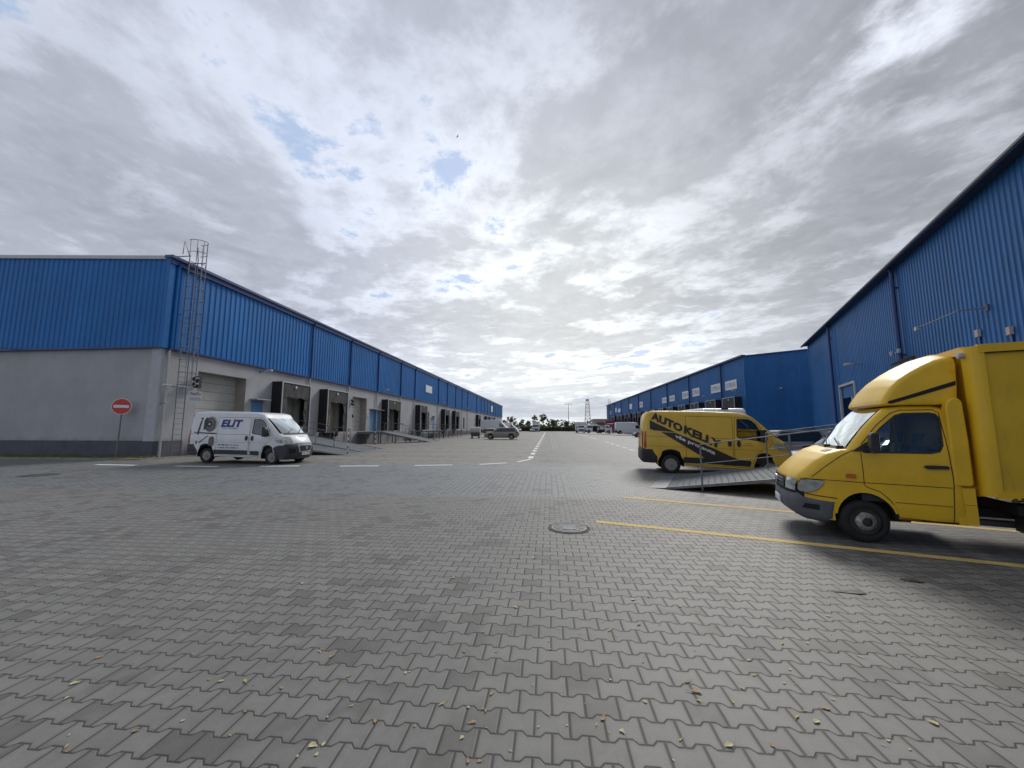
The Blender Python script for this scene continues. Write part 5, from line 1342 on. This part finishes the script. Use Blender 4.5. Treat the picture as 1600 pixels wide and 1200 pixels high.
lorry('box_truck', 'white box van facing us, leftmost of the vehicles before the right warehouse', (8.9, 112, 0), rad(-88), WCAR, WBOX, 3.4, 4.2, 2.35, .7, 1.15, 1.95)
lorry('box_truck', 'white flat-nosed truck with its cab between the open-doored van and the red truck', (12.9, 103, 0), rad(-14), WCAR, GREYP, 2.8, 1.6, .35, .75, 1.0, 2.05)
REDP = mat('dark red truck paint', (0.28, 0.02, 0.05), 0.5, dirt=.1)
t = lorry('box_truck', 'dark red truck with a small white emblem, standing behind the long white van', (17.2, 112, 0), rad(-95), REDP, REDP, 3.0, 3.5, 2.6, .8, 1.15, 2.5, tall=True)
b = MB(); b.box(3.9, 3.95, -.35, .35, 1.25, 1.75, WHITES); b.build('emblem', t)
# ================================================================== YARD OBJECTS
def ramp(label, toe, ang, width, run, h, plat, rails, base_z=0.0, sup=True, group=None, th=0.13, z_end=0.02, toe_plate=True):
    """metal loading ramp: toe on the ground, deck rising along +x (local) to a platform. rails: list of (side, [x posts])"""
    T = thing('loading_ramp', label, 'ramp', (toe[0], toe[1], base_z), ang, group)
    zf = lambda x: z_end + (h-z_end)*max(0, min(1, x/run))
    b = MB(); X = [0.0, run, run+plat] if plat else [0.0, run]
    vs = []
    for x in X:
        for y in (0.04, width-0.04): vs += [(x, y, zf(x)), (x, y, zf(x)-.05)]
    fs = []
    for i in range(len(X)-1):
        k = 4*i; fs += [(k, k+2, k+6, k+4), (k+1, k+5, k+7, k+3), (k, k+4, k+5, k+1), (k+2, k+3, k+7, k+6)]
    b.add(vs, fs, GALVD)
    x = 0.25
    while x < X[-1]:                      # anti-slip cross bars
        b.add([(x-.02, .06, zf(x-.02)+.001), (x+.02, .06, zf(x+.02)+.001), (x+.02, width-.06, zf(x+.02)+.001), (x-.02, width-.06, zf(x-.02)+.001), (x, .06, zf(x)+.014), (x, width-.06, zf(x)+.014)], [(0, 4, 5, 3), (4, 1, 2, 5)], GALVD); x += .16 if X[-1] < 14 else .3
    b.build('deck', T)
    if toe_plate: b = MB(); b.add([(-.42, .05, .006), (-.42, width-.05, .006), (.02, width-.04, z_end+.012), (.02, .04, z_end+.012), (-.42, .05, .0), (-.42, width-.05, .0)], [(0, 1, 2, 3)], GALV); b.build('toe_plate', T)
    for y in (0.0, width-.04):
        b = MB(); vs = []
        for x in X:
            zt_ = zf(x)+.03; zb_ = max(.0 if x < .01 else zt_-th-.05*min(1, x), zt_-.34 if toe_plate else zt_-.2)
            vs += [(x, y, zt_), (x, y, zb_), (x, y+.04, zt_), (x, y+.04, zb_)]
        fs = []
        for i in range(len(X)-1):
            k = 4*i; fs += [(k, k+4, k+5, k+1), (k+2, k+3, k+7, k+6), (k, k+2, k+6, k+4), (k+1, k+5, k+7, k+3)]
        n = 4*(len(X)-1); fs += [(0, 1, 3, 2), (n, n+2, n+3, n+1)]
        b.add(vs, fs, GALV); b.build('side_beam', T)
    if sup:
        x = run*.42
        while x < X[-1]:
            for y in (.12, width-.2):
                b = MB(); b.box(x, x+.09, y, y+.09, -.35, zf(x)-.06, GALVD); b.box(x-.06, x+.15, y-.06, y+.15, 0.0, .012, GALVD); b.build('support_leg', T)
            x += 1.7
    for side, posts in rails:
        y = .02 if side < 0 else width-.02
        b = MB()
        for x in posts: b.tube([(x, y, zf(x)-.12), (x, y, zf(x)+1.06)], .022, GALV, 6)
        for hh in (1.06, .56): b.tube([(x, y, zf(x)+hh) for x in ([posts[0]-.0]+posts[1:])], .011 if hh < 1 else .016, GALV, 6)
        b.build('railing', T)
    return T
RA = rad(-21.5)
ramp('galvanised ramp with thin railings between the yellow van and the yellow box truck', gnd(1040, 764.5), RA, 2.95, 7.3, 1.12, 2.7, [(-1, [.90, 2.85, 4.7, 6.5, 8.2, 9.8]), (1, [2.7, 4.3, 5.8, 7.3, 9.8])], th=.12)
ramp('ramp rising to the first shuttered door, just beyond the nose of the white van', (-12.3, 24.6), pi, 2.5, 7.6, 1.15, 1.5, [(-1, [1.9, 3.2, 4.4, 5.8, 7.4, 9.0])], th=.22)
ramp('ramp beside and behind the first one, ending at a striped post', (-12.6, 28.5), pi, 3.5, 6.8, 1.15, 2.0, [(-1, [2.6, 4.2, 5.6, 7.0, 8.6])], th=.2)
ramp('long ramp on legs sloping down to the right from the pale blue doors', (-12.9, 45.2), pi, 3.6, 5.6, 1.15, 2.9, [(-1, [3.6, 5.2, 6.8, 8.4])], base_z=-.03, th=.22)
ramp('distant metal platform with railings below the fourth dock', (-16.2, 60.0), pi, 2.8, .5, 1.15, 4.4, [(-1, [0.1, 1.6, 3.0, 4.4, 4.9]), (1, [.6, 3.0, 4.9])], base_z=-.1, z_end=1.15, toe_plate=False)
ramp('farthest metal platform with railings, left of the wheeled bin', (-16.2, 72.0), pi, 3.0, .5, 1.15, 4.4, [(-1, [0.1, 1.6, 3.0, 4.4, 4.9]), (1, [.6, 3.0, 4.9])], base_z=-.15, z_end=1.15, toe_plate=False)
b = MB(); MO = mat('moss and leaf litter', (.05, .055, .022), .95, var=.6, vscale=3, bump=.5); r = random.Random(8)
for i in range(60):
    x = r.uniform(-21.3, -14.5); y = r.choice((41.6, 45.2, 24.8, 28.4))-r.uniform(0, .8); s_ = r.uniform(.15, .5)
    b.add([(x+s_*1.6*cos(2*pi*k/7)*r.uniform(.7, 1.1), y+.4*s_*sin(2*pi*k/7), gz_(x, y)+.008+.0003*i) for k in range(7)], [tuple(range(7))], MO)
tag(b.build('moss', norm=False), 'dark moss and litter on the ground under the left ramps', 'moss', kind='stuff')
# steps with handrails at the third dock
T = thing('stairs', 'small steel stair with double handrails in front of the third dock', 'stairs', (-17.2, 48.6, -.1), pi)
b = MB()
for k in range(6): b.box(k*.28, k*.28+.3, 0, 1.2, .18*(k+1)-.04, .18*(k+1), GALVD)
b.build('treads', T)
for y in (.02, 1.18):
    b = MB(); b.tube([(.05, y, 0), (.05, y, 1.15), (1.6, y, 2.2), (3.6, y, 2.2), (3.6, y, 1.1)], .03, GALV, 6); b.tube([(.8, y, .5), (.8, y, 1.65)], .025, GALV, 5); b.tube([(1.6, y, 1.1), (1.6, y, 2.2)], .025, GALV, 5); b.build('handrail', T)
# striped posts
def striped_post(x, y, label, h=1.55):
    T = thing('marker_post', label, 'post', (x, y, gz_(x, y)), 0, 'striped marker posts at the ramp corners')
    b = MB(); n = 9
    for k in range(n): b.lathe([(.028, h*k/n), (.028, h*(k+1)/n)], WHITES if k % 2 else BLACKP, 8, 'Z')
    b.lathe([(.10, 0), (.10, .03), (.03, .05)], BLACKP, 10, 'Z'); b.build('pole', T)
    return T
striped_post(-12.35, 22.95, 'nearest striped post, at the near corner of the first ramp beside the white van')
striped_post(-12.9, 27.9, 'black and white striped post at the toe of the second ramp')
striped_post(-14.4, 24.9, 'black and white striped post just left of and behind the nearest one')

# no-entry sign
sx, sy = gnd(181, 716.5)
T = thing('no_entry_sign', 'round red no-entry sign on a thin pole on the verge before the grey wall', 'sign', (sx, sy, 0.0), YAW)
b = MB(); b.tube([(0, 0, 0), (-.0, 0, 3.1)], .033, GALV, 8); b.build('pole', T)
b = MB(); b.lathe([(0, .0), (.435, .0), (.435, -.03), (0, -.031)], mat('sign rim white', (.7, .7, .7), .4), 36, 'Y', (0, -.05, 2.78)); b.lathe([(0, -.034), (.405, -.034), (.405, -.036), (0, -.037)], mat('no entry red', (.56, .045, .03), .4, dirt=.05), 36, 'Y', (0, -.05, 2.78)); b.build('disc', T)
b = MB(); b.box(-.33, .33, -.094, -.089, 2.705, 2.855, WHITES); b.build('bar', T)
T.rotation_euler = (0, rad(.6), rad(24))


# manholes
IRON = mat('cast iron cover', (0.115, 0.11, 0.115), 0.45, 0.3, var=.4, vscale=9, bump=.4, bscale=45)
CONC = mat('concrete cover infill', (0.26, 0.26, 0.25), 0.8, var=.3, vscale=6, bump=.3)
def manhole(px, R_, label, detail=True):
    x, y = gnd(*px); T = thing('manhole_cover', label, 'manhole', (x, y, .0), 0)
    b = MB(); b.lathe([(R_*1.22, .002), (R_*1.22, .008), (R_*.98, .009)], mat('dark manhole surround', (.10, .09, .07), .9, var=.5, vscale=8), 40, 'Z'); b.build('surround', T)
    b = MB(); b.lathe([(R_*1.02, .006), (R_*1.02, .016), (R_*.93, .016), (R_*.93, .010)], mat('worn iron ring', (.27, .265, .26), .5, .2, var=.4, vscale=12) if detail else IRON, 40, 'Z'); b.build('frame', T)
    b = MB(); b.lathe([(R_*.92, .006), (R_*.92, .012), (0, .012)], IRON, 40, 'Z')
    if detail:
        for k in range(8):
            g = 2*pi*k/8; b.box(-.05, .05, R_*.55, R_*.86, .012, .0155, CONC, Matrix.Rotation(g, 4, 'Z'))
        b.lathe([(R_*.45, .012), (R_*.45, .016), (0, .016)], CONC, 30, 'Z')
        for k in range(4): b.box(-R_*.4, R_*.4, -R_*.36+k*R_*.24, -R_*.30+k*R_*.24, .016, .019, LIGHTG)
    b.build('cover', T); return T
manhole((889, 825.5), .285, 'round manhole cover with a pale ring in the paving left of the yellow lines')
manhole((61, 742.5), .42, 'dark rusty manhole cover in the lane at far left', False)

# wheeled bin
T = thing('waste_container', 'dark wheeled waste container with a pale curved lid by the estate car nose', 'bin', (-10.75, 56.5, 0), rad(4))
b = MB(); b.prism([(-.62, .3), (.62, .3), (.70, 1.12), (-.70, 1.12)], -.5, .5, mat('dark container body', (.05, .055, .055), .5)); b.build('bin_body', T)
b = MB(); b.lathe([(.56, -.70), (.56, .70)], mat('pale container lid', (.42, .42, .41), .5), 24, 'X', (0, 0, 1.12)); b.build('lid', T, 40)
for x in (-.5, .5):
    for y in (-.4, .4):
        b = MB(); b.lathe([(0, -.03), (.12, -.03), (.12, .03), (0, .03)], mat('red brown castor', (.12, .03, .02), .6), 14, 'Y'); b.box(-.02, .02, -.04, .04, .05, .2, GALVD); b.build('castor', T, loc=(x, y, .13))

# distant building, lamp, lattice tower
T = thing('building', 'small beige flat-roofed building far off between the vans and the right warehouse', 'building', (32, 215, 0))
b = MB(); b.box(-7, 7, 0, 12, 0, 5.6, mat('beige far wall', (.42, .37, .34), .9, var=.1)); b.build('wall', T)
b = MB(); b.box(-5.5, 6.8, -.06, 0, 2.6, 4.2, mat('brown far windows', (.12, .09, .06), .5, var=.4, vscale=1)); b.build('window_band', T)
b = MB(); b.box(-7.3, 7.3, -.4, 12.3, 5.6, 6.0, REVEAL); b.build('roof', T)
T = thing('street_lamp', 'tall thin lamp mast with crossed arms on the far skyline', 'lamp post', (onY(888.5, 660, 150)[0], 150, 0))
b = MB(); b.tube([(0, 0, 0), (0, 0, 10.6)], .14, GALVD, 6, r2=.07); b.build('mast', T)
b = MB(); b.tube([(-1.3, 0, 10.5), (1.3, 0, 10.5)], .07, GALVD, 5); b.tube([(0, -1.1, 10.5), (0, 1.1, 10.5)], .07, GALVD, 5)
for x in (-1.2, 1.2): b.box(x-.3, x+.3, -.2, .2, 10.35, 10.5, GALVD)
b.build('lamp_arm', T)
T = thing('lattice_tower', 'red and white lattice mast standing far behind the parked vans', 'tower', (onY(918, 640, 260)[0], 260, 0))
RW = [mat('mast red paled by haze', (.46, .27, .24), .6), mat('mast white paled by haze', (.58, .59, .62), .6)]  # distance haze painted in: both mast colours are paled
b = MB(); Hh = 19.0; n = 8
for k in range(n):
    z0, z1 = Hh*k/n, Hh*(k+1)/n; w0, w1 = 2.1-1.15*k/n, 2.1-1.15*(k+1)/n; m = RW[k % 2]
    for i in range(4):
        c = [(-1, -1), (1, -1), (1, 1), (-1, 1)]; a, d = c[i], c[(i+1) % 4]
        b.tube([(a[0]*w0, a[1]*w0, z0), (a[0]*w1, a[1]*w1, z1)], .11, m, 4)
        b.tube([(a[0]*w0, a[1]*w0, z0), (d[0]*w1, d[1]*w1, z1)], .07, m, 4); b.tube([(d[0]*w0, d[1]*w0, z0), (a[0]*w1, a[1]*w1, z1)], .07, m, 4)
        b.tube([(a[0]*w1, a[1]*w1, z1), (d[0]*w1, d[1]*w1, z1)], .09, m, 4)
b.build('lattice', T)
b = MB(); b.lathe([(0, 19), (1.1, 19), (1.1, 20), (0, 20)], RW[0], 12, 'Z'); b.tube([(0, 0, 20), (0, 0, 21.3)], .06, RW[1], 4); b.build('head', T)

# trees, hedge
BARK = mat('bark', (.07, .055, .045), .9, var=.3)
LEAFM = {k: mat('foliage ' + k, c, .8, var=.5, vscale=.6) for k, c in dict(green=(.23, .25, .15), olive=(.30, .28, .17), rust=(.33, .25, .19), dark=(.12, .135, .08)).items()}
for m_ in LEAFM.values():          # thin leaves let some light through
    nt = m_.node_tree; bs = nt.nodes['Principled BSDF']; o_ = [q for q in nt.nodes if q.type == 'OUTPUT_MATERIAL'][0]
    tl = nt.nodes.new('ShaderNodeBsdfTranslucent'); ms = nt.nodes.new('ShaderNodeMixShader'); ms.inputs[0].default_value = .5
    l_ = bs.inputs['Base Color'].links
    if l_: nt.links.new(l_[0].from_socket, tl.inputs[0])
    nt.links.new(bs.outputs[0], ms.inputs[1]); nt.links.new(tl.outputs[0], ms.inputs[2]); nt.links.new(ms.outputs[0], o_.inputs[0])
def tree(px, top, Y, wpx, kind, label, seed, gap=.5):
    r = random.Random(seed); X = onY(px, 667, Y)[0]; h = onY(px, top, Y)[1]; w = wpx/600*Y/2
    T = thing('tree', label, 'tree', (X, Y, 0), r.uniform(0, 6), 'trees along the far end of the yard')
    b = MB(); b.tube([(0, 0, 0), (.1, 0, h*.4), (-.05, .1, h*.92)], .16, BARK, 6, r2=.03); limbs = []
    for k in range(9):
        z = h*r.uniform(.25, .75); a = r.uniform(0, 2*pi); l = w*r.uniform(.5, .95)
        e = (l*cos(a), l*sin(a), z+l*r.uniform(.3, .9)); b.tube([(0, 0, z), e], .05, BARK, 4, r2=.015); limbs.append(e)
    b.build('trunk', T)
    b = MB(); m = LEAFM[kind]; cl = limbs + [(r.uniform(-.4, .4)*w, r.uniform(-.4, .4)*w, h*r.uniform(.45, .93)) for _ in range(9)]
    for c in cl:
        R_ = w*r.uniform(.22, .42)
        for k in range(int(90*gap+130)):
            d = Vector((r.gauss(0, 1), r.gauss(0, 1), r.gauss(0, 1))); d = d.normalized()*R_*r.random()**.4
            p = Vector(c)+Vector((d.x, d.y, d.z*.8)); 
            if p.z > h or p.z < h*.15: continue
            u = Vector((r.gauss(0, 1), r.gauss(0, 1), r.gauss(0, 1))).normalized(); v = u.orthogonal().normalized(); u = u.cross(v); s_ = r.uniform(.08, .15)
            b.add([tuple(p-u*s_), tuple(p+v*s_*.7), tuple(p+u*s_), tuple(p-v*s_*.7)], [(0, 1, 2, 3)], m)
    b.build('crown', T, norm=False); return T
for i, a in enumerate([(799, 650, 165, 17, 'rust', 'reddish brown round tree rising behind the white vans at far left'), (787, 655, 170, 12, 'green', 'green tree half hidden by the end of the left warehouse'), (815, 655, 160, 9, 'green', 'slim green tree right of the reddish round tree'),
  (826, 657, 158, 9, 'olive', 'low olive tree left of the white lorry, second from the slim tree'), (836, 648, 165, 11, 'rust', 'thin brown autumn tree just left of the white lorry'), (849, 645, 162, 14, 'green', 'tallest green tree directly behind the white lorry'),
  (857, 652, 170, 8, 'olive', 'olive tree peeking between the white lorry and the round green tree'), (866, 654, 160, 14, 'green', 'broad round green tree right of the white lorry'), (886, 658, 155, 9, 'dark', 'small pointed dark tree at the foot of the lamp mast'),
  (897, 662, 160, 10, 'olive', 'low bush-like tree left of the white box van')]): tree(*a, seed=40+i)
r = random.Random(9); b = MB(); M_ = LEAFM['dark']
for i in range(9000):
    x = r.uniform(-22, 16); y = 150+r.uniform(-1, 1); z = r.uniform(0, 2.0+.3*sin(x*.9)+.2*sin(x*2.3)); s_ = r.uniform(.08, .2)
    u = Vector((r.gauss(0, 1), r.gauss(0, 1), r.gauss(0, 1))).normalized(); v = u.orthogonal().normalized(); u = u.cross(v); p = Vector((x, y, z))
    b.add([tuple(p-u*s_), tuple(p+v*s_), tuple(p+u*s_), tuple(p-v*s_)], [(0, 1, 2, 3)], M_)
b.box(-22, 16, 149.5, 150.5, 0, 1.5, M_)
tag(b.build('hedge', norm=False), 'long dark clipped hedge closing the far end of the yard', 'hedge')
r = random.Random(19); b = MB()
for i in range(7000):
    x = r.uniform(-260, 300); y = r.uniform(330, 345); z = r.uniform(0, 5+2*sin(x*.05)+1.5*sin(x*.17)); s_ = r.uniform(.5, 1.1)
    u = Vector((r.gauss(0, 1), r.gauss(0, 1), r.gauss(0, 1))).normalized(); v = u.orthogonal().normalized(); u = u.cross(v); p = Vector((x, y, z))
    b.add([tuple(p-u*s_), tuple(p+v*s_), tuple(p+u*s_), tuple(p-v*s_)], [(0, 1, 2, 3)], LEAFM['dark'])
tag(b.build('wood', norm=False), 'far-off line of woodland on the horizon', 'woodland', kind='stuff')

# fallen leaves: little bent leaf shapes, one object each
LM = [mat('fallen leaf ' + k, c, .7, var=.25, vscale=30) for k, c in (('pale', (.56, .49, .28)), ('yellow', (.54, .42, .13)), ('tan', (.40, .26, .12)))]
r = random.Random(11); protos = []
for k in range(6):
    b = MB(); n = 9; vs = [(0, 0, .003)]
    e = (.85, .45, .65, .75, .35, .55)[k]
    for i in range(n):
        g = 2*pi*i/n; q = .02*(1+.18*cos(3*g+k)+(.55 if i == 0 else 0)); vs.append((q*cos(g), q*e*sin(g), .002+.003*abs(sin(g*1.0+k))+.002*r.random()))
    b.add(vs, [(0, 1+i, 1+(i+1) % n) for i in range(n)], LM[k % 3]); b.tube([(.028, 0, .003), (.05, .004, .002)], .001, LM[2], 4)
    o = b.build('fallen_leaf', norm=False); protos.append(o)
cnt = 0; spots = [(285,1127),(302,1023),(326,1062),(345,1065),(360,1150),(440,1076),(488,1166),(518,1026),(545,1057),(586,1127),(640,1050),(690,1101),(732,1106),(648,1135),(768,1085),(886,1134),(932,1133),(954,1063),(1089,1082),(1380,1165),(1388,1158),(860,1015),(953,985),(905,990),(1085,1017),(1046,1008),(1225,1068)]
tries = 0
while cnt < 190 and tries < 9000:
    tries += 1
    if cnt < len(spots): px = spots[cnt]
    else: px = (r.uniform(-20, 1620), 1200-(r.random()**.8)*375)
    if cnt >= len(spots) and px[0] < 700 and r.random() < .5: continue
    x, y = gnd(*px)
    if y > 9 or y < 1.5: continue
    if cnt >= len(spots) and abs(x-4.6) < 1.2 and y > 5.3: continue
    kk = cnt % 6 if cnt < 6 else r.randrange(6)
    o = protos[kk] if cnt < 6 else protos[kk].copy()
    if cnt >= 6: COL.objects.link(o)
    o.location = (x, y, .003); o.rotation_euler = (r.uniform(-.06, .06), r.uniform(-.06, .06), r.uniform(0, 6.28)); s_ = r.choice((.35, .5, .6, .75, 1.0)) * (1.5 if cnt in (18, 19) else 1)
    o.scale = (s_, s_, s_); tag(o, ('small pale cream leaf fallen on the grey paving', 'small yellow leaf fallen on the grey paving', 'small tan brown leaf fallen on the grey paving')[kk % 3], 'leaf', 'fallen leaves scattered over the paving'); cnt += 1
# two scraps of dark cloth or film on the blocks at right
for i, (px, w_, d_, l) in enumerate([((1327, 925), .17, .05, 'thin dark scrap lying on the paving, the left of two'), ((1422, 907), .11, .06, 'small dark scrap lying on the paving, the right of two')]):
    x, y = gnd(*px); b = MB(); n = 10; vs = [(0, 0, .012)]; rr = random.Random(i+3)
    for k in range(n): g = 2*pi*k/n; q = rr.uniform(.7, 1.2); vs.append((w_*q*cos(g), d_*q*sin(g)+.02*sin(g*2), .005+rr.random()*.006))
    b.add(vs, [(0, 1+k, 1+(k+1) % n) for k in range(n)], BLACKP); o = b.build('scrap', norm=False, loc=(x, y, 0)); tag(o, l, 'litter')
# a bird high in the sky
d = Vector(_ray(715, 213)).normalized()*70
T = thing('bird', 'tiny dark bird gliding high in the cloudy sky', 'bird', (d.x, d.y, CAMH+d.z), .6)
b = MB(); b.lathe([(0, -.16), (.035, -.09), (.045, 0), (.025, .10), (.008, .19)], BLACKP, 8, 'X'); b.build('body', T)
for s_ in (-1, 1): b = MB(); b.prism([(-.08, s_*.02), (.05, s_*.02), (.0, s_*.26), (-.06, s_*.44), (-.08, s_*.24)], -.006, .006, BLACKP, 'XY'); b.build('wing', T)
